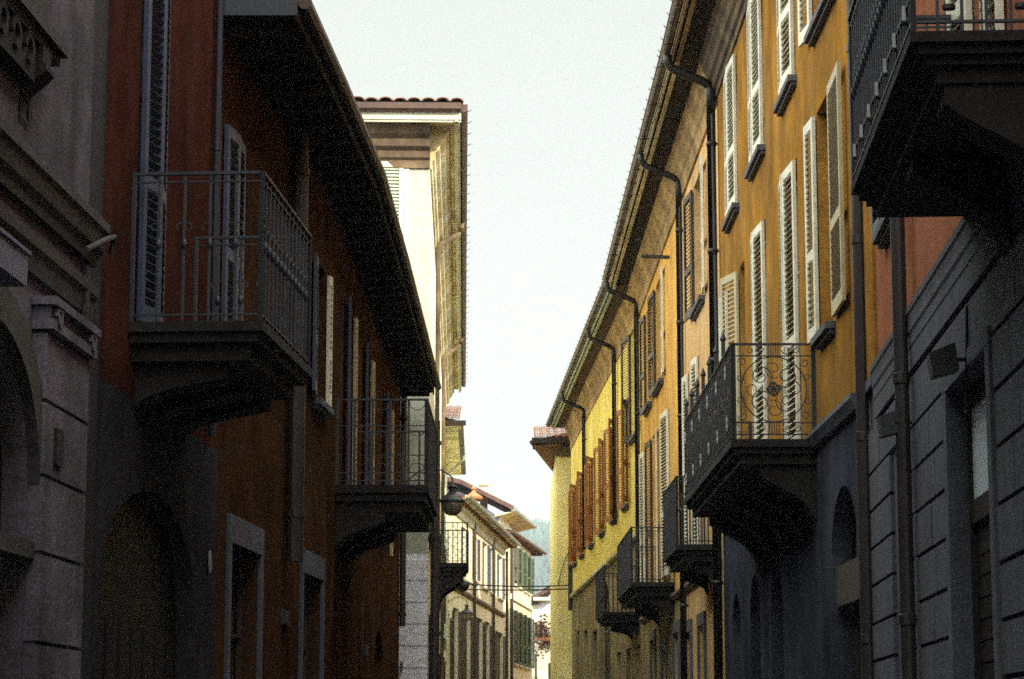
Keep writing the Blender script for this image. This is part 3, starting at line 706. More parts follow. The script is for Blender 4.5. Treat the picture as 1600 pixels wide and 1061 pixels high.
downpipe(F, F.len-.1, .09, 9.85, .74, 2.9, .055, run=.15)
vp = MB(); s_, h = F.hit(1027, 402, .25); vp.tube([(s_, .02, h), (s_-.0, .55, h+.02)], .035, 8); F.part(vp, 'vent_pipe', 'pipe')

# ---- yellow house with orange-brown shutters
root = empty('town_house', (RC[0], RC[1], 0), 'yellow house with a row of orange-brown shutters and three swan neck downpipes', 'house', 'houses along the street')
F = Facade(root, RC, RD); FY = F
LEY = 4.55
specs = [(971,987,640,798), (952.5,968,674,820), (934,950,699,842), (919,931.5,722,857), (905.5,916,749,874), (895,903.5,772,886)]
wins = []
for xf, xn, yt, yb in specs:
    a, b, lo, hi = W(F, xf, xn, yt, yb); wins.append((a, b, lo, hi))
lo_ = sum(w_[2] for w_ in wins)/6; hi_ = sum(w_[3] for w_ in wins)/6
a9, b9, l9, h9 = W(F, 986.5, 997, 520, 690)
LEY = F.hit(938, 893)[1]
YW = [((w_[0]+w_[1])/2-.6, (w_[0]+w_[1])/2+.6) for w_ in wins]
wall(F, 0.001, F.len, 9.85, [(w_[0], w_[1], lo_, hi_) for w_ in YW]+[(a9, b9, l9, h9)], 'yellow', 8, bot=LEY)
lowy = [(*[F.hit(x, 950)[0] for x in (953, 936)], -1.6, F.hit(945, 905)[1], 1.1)]
for xa, xb in ((905, 901), (918, 912), (933, 926)): lowy.append((F.hit(xa, 1020)[0], F.hit(xb, 1020)[0], .4, F.hit((xa+xb)/2, 985)[1]))
for xa, xb in ((1000, 993), (985, 978), (970, 963)): lowy.append((F.hit(xa, 1020)[0], F.hit(xb, 1020)[0], -1.6, 2.0))
wall(F, 0, F.len+.001, LEY-.001, lowy, 'darkbase', 8.01, name='ground_floor_wall')
cornice(F, 0, F.len, [(.06, LEY+.10), (.10, LEY+.06), (.10, LEY-.02), (.05, LEY-.06)][::-1], 'trim', 'ledge')
for a, b in YW:
    window(F, a, b, lo_, hi_, [(b+.01, .62, 8+random.uniform(-2, 3)), (a-.01, .62, 164+random.uniform(-4, 3))], 'stone', m_sh='sh_orange', m_frame='sh_orange')
window(F, a9, b9, l9, h9, [(b9+.01, (b9-a9)/2, 7, 'sh_dark'), (a9-.01, .5, 173)], 'stone')
for a, b, lo, hi, *_ in lowy:
    d_ = MB(); d_.box(a, b, -.2, -.16, lo, hi); d_.box((a+b)/2-.02, (a+b)/2+.02, -.16, -.14, lo, hi); F.part(d_, 'door', 'door')
cornice(F, 0, F.len, [(0.216, 9.84), (0.210, 9.78), (0.180, 9.74), (0.156, 9.60), (0.096, 9.54), (0.060, 9.42), (0.030, 9.38), (0.030, 9.10)][::-1], 'trim_ochre')
eave(F, .0, F.len+.1, .62, 9.83, 'wood', 'gutter', 'sh_greygreen')
gable_roof(F, 0, F.len+.1, .64, 9.83, 8, 1.9, 'tile_dark')
downpipe(F, F.hit(965, 600)[0], .09, 9.83, .72, F.hit(965, 822)[1], .055, run=.15)
downpipe(F, F.hit(917, 700)[0], .09, 9.83, .72, F.hit(917, 860)[1], .055, run=.15)
a = 1.0
bal = slab(F, a-.4, a+2.2, .8, 2.68, 'darkstone'); railing(bal, a-.37, a+2.17, .77, 2.68, 1.0, 'iron', .09, 'plain'); corbels(bal, (a, a+1.8), .5, 2.46, 'darkstone', .25, .2)

# ---- cream-yellow house closing the row: its end wall faces the viewer
root = empty('town_house', (1.45, 79, 0), 'cream-yellow end house facing up the street with a red tiled eave', 'house', 'houses along the street')
x870 = at(870, 850, 79).x
F = Facade(root, (x870+6, 79.0), (x870, 79.0))
wall(F, 0, 6, 9.3, [], 'cream_yellow', 14)
F2 = Facade(root, (x870, 79.001), (x870+2.1, 99))   # side that turns away with the street
wall(F2, .0, 20, 9.3, [], 'cream_yellow', 6, name='side_wall')
for k in range(6): MB().box(3+k*2.8, 4+k*2.8, .001, .04, 4.5, 6.3).build('window', 'glass', root, (x870-1.45, .001, E), F2.ang)
F = Facade(root, (x870+6, 79.0), (x870-.78, 79.0))
mb = MB(); mb.box(0, 6.78, -.5, .75, 9.35, 9.42); F.part(mb, 'eave_soffit', 'wood_dark')
mb = MB(); mb.box(0, 6.0, .001, .45, 9.25, 9.349); mb.box(0, 6.1, .002, .2, 9.05, 9.249); F.part(mb, 'cornice', 'trim_brown')
g = MB(); g.box(0, 6.82, .751, .90, 9.40, 9.58); F.part(g, 'gutter', 'wood_dark')
tiles(F, 0, 6.75, .86, 9.58, 2.6, .66, 'tile', pitch=.24, amp=.045)
F3 = Facade(root, (x870-.78, 78.3), (x870+1.35, 99))
g = MB(); g.box(0, 20.5, -.9, 0, 9.345, 9.425); F3.part(g, 'eave_soffit', 'wood_red')
g = MB(); g.tube([(0, .05, 9.45), (20.5, .05, 9.45)], .07, 8); F3.part(g, 'gutter', 'gutter')
rf = MB(); rf.quad((0,.0,9.5),(20.5,.0,9.5),(20.5,-3,10.2),(0,-3,10.2)); rf.quad((0,.0,9.5),(0,-3,10.2),(0,-3,9.5)); F3.part(rf, 'roof', 'tile')
# dark upright banner case on its wall
p0 = at(891.5, 857, 77.0); p1 = at(891.5, 952, 77.0)
b_ = MB(); hgt = (p0.z-p1.z); b_.box(-.075, .075, -.12, .0, 0, hgt); b_.box(-.09, .09, -.13, .0, hgt, hgt+.04); b_.box(-.09, .09, -.13, .0, -.04, 0)
o = b_.build('sign_box', 'iron', None, (p1.x, 77.06, p1.z+E)); tag(o, 'tall narrow dark box sign at the far corner of the yellow house', 'sign')

rt = empty('town_house', (x870+2.2, 99.2, 0), 'tan house beyond the cream-yellow one, its side just round the bend', 'house', 'houses along the street')
F = Facade(rt, (x870+2.2, 99.2), (x870+6.4, 137)); wall(F, 0, F.len, 9.8, [], 'tan', 7); eave(F, 0, F.len, .5, 9.8, 'wood', 'gutter'); gable_roof(F, 0, F.len, .5, 9.8, 7, 1.4, 'tile_dark')  # out of view; height raised to cast shade on the long cream house
# ================================================================== LEFT SIDE
# ---- lilac-grey house, nearest left
P1f, P1n = (-2.756, 15.4), (-3.809, -8)
root = empty('town_house', (P1f[0], P1f[1], 0), 'lilac-grey house with stone mouldings at the left edge', 'house', 'houses along the street')
F = Facade(root, P1f, P1n)
ow = (F.hit(-5, 60)[0]-.45, F.hit(-60, 60)[0]+1, 4.15, 6.2)
arch1 = (F.hit(38, 900)[0], F.hit(38, 900)[0]+2.2, -1.6, 2.25, .8)
wall(F, 0, F.len, 10.2, [(ow[0], ow[1], ow[2], ow[3]), arch1], 'lilac', 7)
window(F, *ow, leaves=(), sill=None, m_frame='sh_dark')
FL_ = Facade(root, (P1n[0]-.001, P1n[1]-.002), (-5.2, -46)); wall(FL_, 0, FL_.len, 10.2, [], 'lilac', 7, name='rear_wall')  # unseen continuation of the street, added to keep low sky light out
# window surround with scrolled brackets, seen from below at the frame's corner
s0 = F.hit(97, 92, .12)[0]; h0 = F.hit(97, 92, .12)[1]
sb = MB(); sb.box(s0, s0+3, .001, .16, h0, h0+.07); sb.box(s0+.04, s0+3, .001, .12, h0-.06, h0-.001); sb.box(s0+.12, ow[0]-.01, .001, .08, h0+.071, h0+2); sl = F.part(sb, 'window_ledge', 'stone_left')
corbels(sl, (s0+.42,), .14, h0-.061, 'darkstone', .42, .2)
ob = MB()
for k in range(5): ob.ring((s0+.75+k*.3, .10, h0-.16), .1, .03, 0, 300, 12, 'y', .5)
ob.box(s0+.55, s0+2.4, .001, .1, h0-.30, h0-.061)
ob.build('carved_frieze', 'darkstone', sl)
cornice(F, -.12, F.len, [(.12, 3.30), (.12, 3.24), (.10, 3.22), (.08, 3.12), (.05, 3.08), (.04, 3.02)][::-1], 'stone_left')
cornice(F, -.02, F.len, [(.08, 2.86), (.075, 2.80), (.05, 2.76), (.035, 2.66)][::-1], 'stone_left', 'string_course')
# pilaster with open joints, capital
pil0, pil1 = F.hit(112, 800)[0]+.02, F.hit(42, 800)[0]
pb = MB(); js = [-1.6, -.9, -.4, .06, .53, 1.05, 1.50, 1.94, 2.35]
for j in range(len(js)-1): pb.box(pil0, pil1, .001, .09, js[j]+.012, js[j+1]-.012)
pb.box(pil0+.02, pil1-.02, .0, .07, -1.6, 2.35)
po = F.part(pb, 'pilaster', 'lilac')
cb = MB(); cb.box(pil0-.03, pil1+.03, .001, .13, 2.36, 2.42); cb.box(pil0-.01, pil1+.02, .001, .11, 2.421, 2.5); cb.box(pil0-.05, pil1+.06, .001, .15, 2.501, 2.55)
for s_ in (pil0+.1, pil1-.1): cb.ring((s_, .13, 2.44), .07, .02, 0, 400, 14, 'y', .7)
cb.build('capital', 'lilac', po)
pl = MB(); a_, hh = F.hit(66, 700); pl.box(a_-.09, a_+.09, .091, .11, hh-.11, hh+.11); pl.build('letter_slot', 'darkstone', po)
aw = arch1; vm = MB(); K = 16; c = (aw[0]+aw[1])/2; rr = (aw[1]-aw[0])/2; sz = aw[3]-.8
for k in range(K):
    t0, t1 = math.pi*k/K, math.pi*(k+1)/K
    q = [(c-(rr+e)*math.cos(t), sz+(.8+e)*math.sin(t)) for t, e in ((t0,.0),(t0,.22),(t1,.22),(t1,.0))]
    i = len(vm.v); vm.v += [(x, .001, z) for x, z in q]+[(x, .07, z) for x, z in q]
    vm.f += [(i,i+1,i+2,i+3),(i+7,i+6,i+5,i+4),(i+1,i+5,i+6,i+2),(i,i+3,i+7,i+4)]
F.part(vm, 'archivolt', 'stone_left')
d_ = MB(); d_.box(aw[0], aw[1], -.2, -.15, -1.6, aw[3]); F.part(d_, 'door', 'door')
sc2 = MB(); a_, hh = F.hit(10, 640); sc2.box(F.hit(50,830)[0], F.hit(50,830)[0]+1.6, -.1, .05, F.hit(50, 850)[1]-.1, F.hit(50, 850)[1]); F.part(sc2, 'transom', 'stone_left')
pp = MB()
for x_, r_, dz in ((118, .024, 0), (126, .012, .25)):
    s_ = F.hit(x_, 520)[0]; pp.tube([(s_, .06, 2.95-dz), (s_, .06, 2.0-dz*.3), (s_, .06, 1.98-dz*.3)], r_, 8)
pp.tube([(F.hit(110,400)[0], .1, 3.02), (.02, .13, 3.18), (-.10, .15, 3.22), (-.16, .12, 3.12)], .02, 8)
F.part(pp, 'conduit', 'stone_left')
# sign box by the left edge
s_, h = F.hit(42, 448, .3)
b_ = MB(); b_.box(0, 1.2, 0, .3, 0, .17); b_.box(-.015, 1.2, -.01, .315, .17, .19); r_s = b_.build('wall_box', 'signblue', None, F.world(s_, .001, h), F.ang)
tag(r_s, 'blue-grey box fixed under the mouldings of the left edge house', 'wall box')

# ---- dark red house with grey arched base
P2f, P2n = (-2.444, 20.0), (-2.721, 15.95)
root = empty('town_house', (P2f[0], P2f[1], 0), 'dark red house with iron balcony over a grey arched base', 'house', 'houses along the street')
F = Facade(root, P2f, P2n); F1b = F
zf = 2.85
leafA = (F.hit(215, 300)[0], F.hit(250, 300)[0])
opA = (min(leafA), max(leafA), zf+.02, 5.6)
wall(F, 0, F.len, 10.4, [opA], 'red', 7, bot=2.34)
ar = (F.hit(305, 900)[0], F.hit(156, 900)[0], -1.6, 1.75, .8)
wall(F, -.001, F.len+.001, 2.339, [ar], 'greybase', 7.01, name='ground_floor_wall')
d_ = MB(); d_.box(ar[0], ar[1], -.2, -.15, -1.6, 1.75); 
for k in range(8): d_.box(ar[0]+k*.4+.05, ar[0]+k*.4+.35, -.15, -.135, -1.5, .8)
F.part(d_, 'door', 'door')
gp = MB(); gp.box(F.len+.001, F.len+.56, -7, -.03, -1.6, 10.3); F.part(gp, 'gap_shade_fill', 'darkstone')  # dark block fills the gap, standing in for its deep shade
window(F, *opA, leaves=[(opA[0], (opA[1]-opA[0])/2, 6), (opA[1], (opA[1]-opA[0])/2, 172)], m_sh='sh_bluegrey', m_frame='sh_bluegrey')
ba, bb = F.hit(485, 500, .93)[0], F.hit(407, 500, .93)[0]
bal = slab(F, ba, bb, .95, zf, 'darkstone', ((.07,0),(.07,.04),(.12,.12)))
corbels(bal, (bb-.4, (ba+bb)/2, ba+.4), .7, zf-.262, 'darkstone', .26, .34)
railing(bal, ba+.03, bb-.03, .92, zf, 1.06, 'blueiron', .17, 'knob', .009)
straight_pipe(F, F.hit(338, 300, .05)[0], .05, 10.3, 2.4, .03, 'blueiron')
r_s = MB(); s_, h = F.hit(325, 878); r_s.lathe([(.0,0),(.09,0),(.09,.012),(.0,.012)], (0,0,0), 16)
o = r_s.build('number_plate', 'plaque', None, F.world(s_, .01, h)); o.rotation_euler = (R(90), 0, F.ang+math.pi); o.scale = (.5, 1, 1); tag(o, 'small pale oval plate on the grey base beside the dark archway', 'plaque')
# wooden eave end: gable return of the dark red house is out of frame

# ---- brick-orange house under deep dark eaves, bending with the street
K1 = (-2.02, 26.2); K2 = (-1.96, 42.2)
root = empty('town_house', (K2[0], K2[1], 0), 'brick-orange house under deep dark eaves on the left', 'house', 'houses along the street')
F = Facade(root, K1, P2f); FA = F
HE = 5.98
leafB = sorted((F.hit(346, 300)[0], F.hit(375, 300)[0]))
w2 = sorted((F.hit(516, 560)[0], F.hit(480, 560)[0]))
opsA = [(leafB[0], leafB[1], 3.3, 5.15), (w2[0]+.4, w2[1]-.4, 3.5, 5.0)]
lowA = [(F.hit(402, 960)[0], F.hit(356, 960)[0], -.6, F.hit(375, 855)[1]), (F.hit(500, 980)[0], F.hit(470, 980)[0], -.6, F.hit(484, 900)[1])]
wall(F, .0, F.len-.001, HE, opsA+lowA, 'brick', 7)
window(F, *opsA[0], leaves=closed(*opsA[0][:2], 'sh_bluegrey', (3,3)), m_sh='sh_bluegrey', m_frame='sh_bluegrey')
window(F, *opsA[1], leaves=[(opsA[1][0], .16, 178, 'sh_white'), (opsA[1][1], .45, 4, 'sh_bluegrey')], sill='bluestone', m_sh='sh_bluegrey')
for q in lowA: window(F, *q, lintel='bluestone', m_frame='sh_dark')
straight_pipe(F, F.hit(446, 760)[0], .10, HE-.05, F.hit(446, 878)[1], .085)
FB = Facade(root, K2, K1)
opsB = []
for x0, x1 in ((549, 540), (577, 569), (609, 600)): 
    a, b = sorted((FB.hit(x0, 680)[0], FB.hit(x1, 680)[0])); opsB.append((a, b, 2.83, 5.2))
lowB = [(FB.hit(598, 1020)[0], FB.hit(585, 1020)[0], -.6, FB.hit(591, 985)[1], .5)]
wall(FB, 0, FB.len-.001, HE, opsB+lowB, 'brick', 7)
for q in lowB: d_ = MB(); d_.box(q[0], q[1], -.2, -.15, q[2], q[3]); FB.part(d_, 'door', 'door')
for i, q in enumerate(opsB): window(FB, *q, leaves=[(q[0], .2, 178, 'sh_yellow'), (q[1], .5, 4, 'sh_bluegrey')], m_frame='sh_dark')
# eaves follow the bend: boards spanning from the wall line to the measured outer edge
ov = [(-1.83, 19.58), (-1.70, 22.1), (-1.53, 25.9), (-1.475, 30.7), (-1.395, 42.3)]
inn = [(-3.0, 19.58), (-2.8, 22.1), (-2.6, 25.9), (-2.55, 30.7), (-2.55, 42.3)]
rl = root.location
def poly_slab(P_out, P_in, z0, z1, mname, name):
    mb = MB()
    for k in range(len(P_out)-1):
        a, b, c, d_ = P_out[k], P_out[k+1], P_in[k+1], P_in[k]
        i = len(mb.v); mb.v += [(p[0], p[1], z) for z in (z0, z1) for p in (a, b, c, d_)]
        mb.f += [(i+3,i+2,i+1,i), (i+4,i+5,i+6,i+7), (i,i+1,i+5,i+4), (i+2,i+3,i+7,i+6)]
        if k == 0: mb.f.append((i,i+4,i+7,i+3))
        if k == len(P_out)-2: mb.f.append((i+1,i+2,i+6,i+5))
    return mb.build(name, mname, root, (-rl.x, -rl.y, E-rl.z))
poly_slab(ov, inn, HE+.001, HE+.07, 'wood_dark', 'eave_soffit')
sh_ = lambda L_, e: [(p[0]+e, p[1]) for p in L_]
poly_slab(sh_(ov, .025), sh_(ov, .001), HE-.04, HE+.16, 'wood_dark', 'fascia')
mb = MB()
for k in range(len(ov)-1):
    a = Vector((*ov[k], 0)); b = Vector((*ov[k+1], 0)); n = max(1, int((b-a).length/.6))
    for j in range(n):
        p = a.lerp(b, (j+.5)/n); MB().box(-1.0, -.05, -.05, .05, -.10, 0).build('rafter', 'wood_dark', root, (p.x-rl.x, p.y-rl.y, HE+E-rl.z))
mb = MB(); top_i = [(-6.0, p[1]) for p in ov]
for k in range(len(ov)-1):
    a, b = ov[k], ov[k+1]
    mb.quad((a[0]+.06,a[1],HE+.17),(b[0]+.06,b[1],HE+.17),(-6,b[1],HE+1.75),(-6,a[1],HE+1.75))
mb.quad((ov[0][0]+.06,ov[0][1],HE+.171),(-6,ov[0][1],HE+1.75),(-6,ov[0][1],HE+.07),(ov[0][0],ov[0][1],HE+.07))
mb.quad((ov[-1][0]+.06,ov[-1][1],HE+.171),(ov[-1][0],ov[-1][1],HE+.07),(-6,ov[-1][1],HE+.07),(-6,ov[-1][1],HE+1.75))
mb.quad((-6,ov[0][1],HE+1.75),(-6,ov[-1][1],HE+1.75),(-9.5,ov[-1][1],HE+.1),(-9.5,ov[0][1],HE+.1))
mb.build('roof', 'tile_dark', root, (-rl.x, -rl.y, E-rl.z))
mb = MB(); mb.tube([(p[0]+.09, p[1], HE+.10) for p in ov], .06, 8); mb.build('gutter', 'gutter', root, (-rl.x, -rl.y, E-rl.z))
mb = MB(); mb.box(ov[0][0]-.95, ov[0][0]+.03, ov[0][1]-.03, ov[0][1]-.001, HE-.02, HE+.26); mb.build('barge_board', 'blueiron', root, (-rl.x, -rl.y, E-rl.z))
# second balcony
b0 = 14.8
ba, bb = b0-3.0, b0
bal = slab(FB, ba, bb, 1.07, 2.82, 'darkstone', ((.09,0),(.09,.04),(.12,.10)))
corbels(bal, (bb-.25, bb-1.5, ba+.25), .6, 2.515, 'darkstone', .36, .3)
railing(bal, ba+.03, bb-.03, 1.04, 2.82, .98, 'iron', .205, 'double', .013)
straight_pipe(FB, .25, .07, HE-.1, FB.hit(624, 980)[1], .055)
# small dark plates on its wall
for px_, py_, F_, lab in ((443, 965, FA, 'dark plate on the brick-orange wall between the two stone-framed windows'), (570, 1016, FB, 'dark plate on the brick-orange wall left of the little arched door'), (626, 1040, FB, 'dark plate at the far corner of the brick-orange wall')):
    s_, h = F_.hit(px_, py_); b_ = MB(); b_.box(-.16, .16, 0, .03, -.07, .07); b_.box(-.14, .14, .03, .036, -.05, .05)
    tag(b_.build('wall_plate', 'darkplate', None, F_.world(s_, .001, h), F_.ang), lab, 'plate', 'dark wall plates')

# ---- wall lanterns
def lantern(P, arm, dia, label, ang=0, m_arm='iron'):
    """P: wall end of the arm in world metres; arm: length along +x; the lamp hangs from the end"""
    r0 = empty('street_lamp', P, label, 'street lamp', 'wall mounted street lamps'); r0.rotation_euler[2] = ang
    a = MB(); n = 14; pts = []
    hgt = arm*.34
    for k in range(n+1):
        u = k/n; pts.append((arm*u, 0, hgt*math.sin(math.pi*min(1, u*.86+.0)) + 0))
    end = Vector(pts[-1])
    a.tube(pts+[(arm, 0, end.z-.10)], .013, 6); a.box(-.02, .01, -.05, .05, -.16, .12); a.ring((arm*.22, 0, hgt*.25), arm*.12, .008, 0, 400, 16, 'y', .7)
    a.build('bracket', m_arm, r0)
    s = dia/.42; z = end.z-.10; vz = 1.35
    Z_ = lambda L_: [(a_, b_*vz) for a_, b_ in L_]
    h_ = MB(); h_.lathe(Z_([(.004*s,.0),(.035*s,-.01*s),(.05*s,-.03*s),(.10*s,-.045*s),(.055*s,-.06*s),(.05*s,-.10*s),(.09*s,-.13*s),(.15*s,-.165*s),(.195*s,-.20*s),(.22*s,-.215*s),(.22*s,-.235*s),(.19*s,-.24*s),(.19*s,-.235*s)]), (arm,0,z), 24)
    h_.build('lamp_hood', m_arm, r0, smooth=False)
    b_ = MB(); b_.lathe(Z_([(.185*s,-.236*s),(.175*s,-.29*s),(.14*s,-.35*s),(.09*s,-.385*s),(.03*s,-.40*s)]), (arm,0,z), 24); b_.build('lamp_bowl', 'lampglass', r0, smooth=True)
    c_ = MB()
    for q in range(8):
        t = q*math.pi/4; c_.tube([(arm+x*s*math.cos(t), x*s*math.sin(t), z+zz*s*vz) for x, zz in ((.19,-.236),(.18,-.29),(.144,-.352),(.092,-.388),(.03,-.405))], .006*s, 4)
    c_.build('cage', m_arm, r0)
    return r0
p = at(630, 757, 42.25); lantern(p+Vector((0,0,E)), .86, .44, 'dark round lantern on a curved arm at the corner of the brick-orange house')
# ---- white house, tall, front lit by the sun
C3 = (-1.50, 43.1); C3f = (-2.2, 77.2)
root = empty('town_house', (C3[0], C3[1], 0), 'tall white house with sunlit front and broad yellow eaves', 'house', 'houses along the street')
nx_ = (C3[0]-8, C3[1]-.25)
F = Facade(root, C3, nx_)
H3 = 11.03
ww_ = sorted((F.hit(631, 320)[0], F.hit(631, 320)[0]+1.0))
sp_w = [(ww_[0], ww_[1], F.hit(630, 398)[1]-.3, F.hit(630, 252)[1]), (ww_[0]+.2, ww_[1]+.0, 4.6, 6.6)]
wall(F, 0, F.len, H3, [sp_w[0]], 'white', 12, bot=3.2)
wall(F, -.001, F.len, 3.199, [], 'bluewhite', 12, name='ground_floor_wall')
qb = MB()
z = 3.1
while z > -1.5: qb.box(.0, 2.4, .001, .03, z-.365, z-.012); z -= .385
F.part(qb, 'block_facing', 'bluewhite')
window(F, *sp_w[0], leaves=closed(sp_w[0][0], sp_w[0][1], 'sh_greygreen', (2, 2)), m_sh='sh_greygreen', m_frame='sh_greygreen', rev=.1)
sb = MB(); a_, b_, l_, h_ = sp_w[0]; sb.box(a_-.1, a_-.002, .001, .03, l_, h_+.1); sb.box(b_+.002, b_+.1, .001, .03, l_, h_+.1); sb.box(a_-.002, b_+.002, .001, .031, h_+.002, h_+.1); F.part(sb, 'window_surround', 'sh_greygreen')
prof = [(.55, H3), (.55, H3-.10), (.48, H3-.13), (.42, H3-.24), (.30, H3-.30), (.28, H3-.44), (.16, H3-.50), (.14, H3-.62), (.07, H3-.66), (.06, H3-.80)]
cornice(F, -.0, F.len, prof[::-1], 'trim_brown')
FS = Facade(root, C3f, C3)
wall(FS, 0, FS.len-.001, H3-.001, [], 'white_side', 7.5, bot=-1.6, name='side_wall')
cornice(FS, 0, FS.len+.0, [(y*.62, z-.001) for y, z in prof][::-1], 'trim')
# soffit, fascia and gutter round the corner
o3 = Facade(root, (C3f[0]+.54, C3f[1]), (C3[0]+.53, C3[1]-.70))
mb = MB(); mb.box(0, o3.len, -.54, .0, H3+.001, H3+.06)
x = .3
F.part(MB().box(-.53, F.len, -.05, .70, H3+.0015, H3+.061), 'eave_soffit', 'soffit_yellow')
o3.part(mb, 'eave_soffit', 'soffit_yellow')
rb = MB(); rn = random.Random(5)
x = .4
while x < o3.len-.7:
    rb.box(x, x+rn.uniform(.03, .06), -.50, -.12, H3-.012, H3); x += rn.uniform(.5, .95)
rb.box(0, o3.len-.6, -.125, -.10, H3-.03, H3-.001); rb.box(.0, o3.len-.6, -.47, -.455, H3-.025, H3-.0015)
o3.part(rb, 'soffit_battens', 'trim')
for FF, a_, b_, y_ in ((o3, 0, o3.len+.03, 0), (F, -.56, F.len, .70)):
    f_ = MB(); f_.box(a_, b_, y_-.06, y_-.0, H3-.10, H3); f_.box(a_, b_, y_+.001, y_+.03, H3-.06, H3+.12); FF.part(f_, 'fascia', 'trim_white')
    g_ = MB(); g_.tube([(a_, y_+.10, H3+.14), (b_+.02, y_+.10, H3+.14)], .075, 8); g_.box(a_, b_, y_+.031, y_+.17, H3+.16, H3+.22)
    if FF is o3:
        x = .5
        while x < b_: g_.tube([(x, y_+.16, H3+.17), (x, y_+.225, H3+.19), (x, y_+.23, H3+.22)], .009, 4); x += .85
    FF.part(g_, 'gutter', 'gutter')
tiles(F, -.60, 6, .84, H3+.235, 3.0, .72, 'tile_brown', pitch=.25, amp=.045)
rf = MB(); a3 = o3.len
rf.quad((0,.05,H3+.22),(a3,.05,H3+.22),(a3-3.2,-3.6,H3+1.0),(3.2,-3.6,H3+1.0)); rf.quad((0,.05,H3+.22),(3.2,-3.6,H3+1.0),(0,-7.2,H3+.22)); rf.quad((3.2,-3.6,H3+1.0),(a3-3.2,-3.6,H3+1.0),(a3,-7.2,H3+.22),(0,-7.2,H3+.22)); o3.part(rf, 'roof', 'tile_dark')
for px_, py_ in ((682, 366), (684, 544)):
    s1_ = C3f[1]-ath(715, py_-14, H3).y; s_ = C3f[1]-ath(684, py_, H3-.5).y
    g_ = MB(); g_.tube([(s1_, .60, H3+.10), (s1_, .58, H3-.04), (s1_-.1, .52, H3-.16), (s_, .12, H3-.72), (s_, .08, H3-.85), (s_, .08, 0)], .05, 8); FS.part(g_, 'downpipe', 'trim_brown')
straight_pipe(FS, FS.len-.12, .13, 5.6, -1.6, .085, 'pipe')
# side: stacks of dark open shutters seen edge-on and a lattice balcony
for s_ in (4, 8.5, 13, 17.5, 22, 26.5, 30.5):
    for lo in (3.6, 7.3): window(FS, s_, s_+1.0, lo, lo+2.0, [], None, m_frame='sh_dark', rev=.03) if False else None
for s_ in (3, 6.5, 10, 24, 28, 31.5):
    for lo in (.2, 3.4):
        f_ = MB(); f_.box(s_, s_+1.0, .001, .03, lo, lo+2.0); w_o = FS.part(f_, 'window', 'glass')
        shutter(w_o, s_-.0, lo, .48, 2.0, 175, 'sh_dark'); shutter(w_o, s_+1.0, lo, .48, 2.0, 8, 'sh_dark')
b0 = C3f[1]-60.2
bal = slab(FS, b0-2.4, b0, .77, 4.25, 'darkstone', ((.10,0),(.10,.05),(.12,.12)))
corbels(bal, (b0-.3, b0-2.0), .62, 3.92, 'darkstone', .6, .3)
railing(bal, b0-2.37, b0-.03, .74, 4.25, 1.0, 'iron', .13, 'lattice', .009)
s_, h_ = b0-.5, 3.72
b_ = MB(); b_.lathe([(.02,.14),(.06,.13),(.16,.05),(.18,0),(.16,-.06),(.10,-.13),(.03,-.16)], (0,.62,0), 16); b_.tube([(0,0,.06),(0,.62,.16)], .02, 6); b_.tube([(0,.6,.14),(0,1.0,-.02)], .015, 6)
o = b_.build('street_lamp', 'iron', None, FS.world(s_, 0, h_), FS.ang); tag(o, 'small dark globe lamp hanging under the lattice balcony', 'street lamp', 'wall mounted street lamps')
p = at(681, 842, 43.3); b_ = MB(); b_.lathe([(.02,-.05),(.14,-.03),(.15,.0),(.12,.04),(.02,.06)], (0,0,0), 16)
o = b_.build('wall_bell', 'iron', None, (p.x-.01, p.y, p.z+E)); o.rotation_euler = (R(90), 0, R(35)); tag(o, 'dark round bell on the corner of the white house, left of the lattice balcony', 'bell')

# ---- low-eaved pale house beyond
root = empty('town_house', (-2.4, 79, 0), 'pale house behind the white one showing only a short tiled eave', 'house', 'houses along the street')
C4, C4f = (-2.36, 79.0), (-2.55, 93.2)
F4 = Facade(root, C4f, C4); wall(F4, 0, F4.len, 9.95, [], 'white_side', 8)
o4 = Facade(root, (C4f[0]+.60, C4f[1]), (C4[0]+.60, C4[1]-.8))
mb = MB(); mb.box(0, o4.len, -.9, 0, 9.96, 10.0); o4.part(mb, 'eave_soffit', 'soffit_cream')
F4f = Facade(root, C4, (C4[0]-7, C4[1])); F4f.part(MB().box(-.7, 7, 0.0, .78, 9.961, 10.001), 'eave_soffit', 'soffit_cream')
g_ = MB(); g_.box(0, o4.len, .001, .16, 9.98, 10.12); g_.tube([(0, .1, 10.05), (o4.len, .1, 10.05)], .08, 8); o4.part(g_, 'gutter', 'gutter')
g_ = MB(); g_.box(-.86, 7, .79, .92, 9.98, 10.14); F4f.part(g_, 'fascia', 'wood_dark')
tiles(F4f, -.66, 6, .85, 10.16, 3.2, .85, 'tile_brown', pitch=.26, amp=.055)
rf = MB(); rf.quad((0,.1,10.12),(o4.len,.1,10.12),(o4.len,-4.3,11.2),(0,-4.3,11.2)); rf.quad((0,-4.3,11.2),(o4.len,-4.3,11.2),(o4.len,-8.6,10.1),(0,-8.6,10.1)); o4.part(rf, 'roof', 'tile_dark')
s_ = C4f[1]-ath(718, 712, 9.95).y; g_ = MB(); g_.tube([(s_, .76, 10.0), (s_, .72, 9.8), (s_-.3, .08, 9.3), (s_-.3, .08, 3)], .05, 8); F4.part(g_, 'downpipe', 'zinc')
w4 = MB()
for s_ in (2, 5, 8, 11):
    for lo in (3.4, 6.6):
        f_ = MB(); f_.box(s_, s_+1.0, .001, .03, lo, lo+1.9); w_o = F4.part(f_, 'window', 'glass')
        shutter(w_o, s_, lo, .5, 1.9, 175, 'sh_greygreen'); shutter(w_o, s_+1.0, lo, .5, 1.9, 8, 'sh_greygreen')
p = at(684, 950, 92.5)
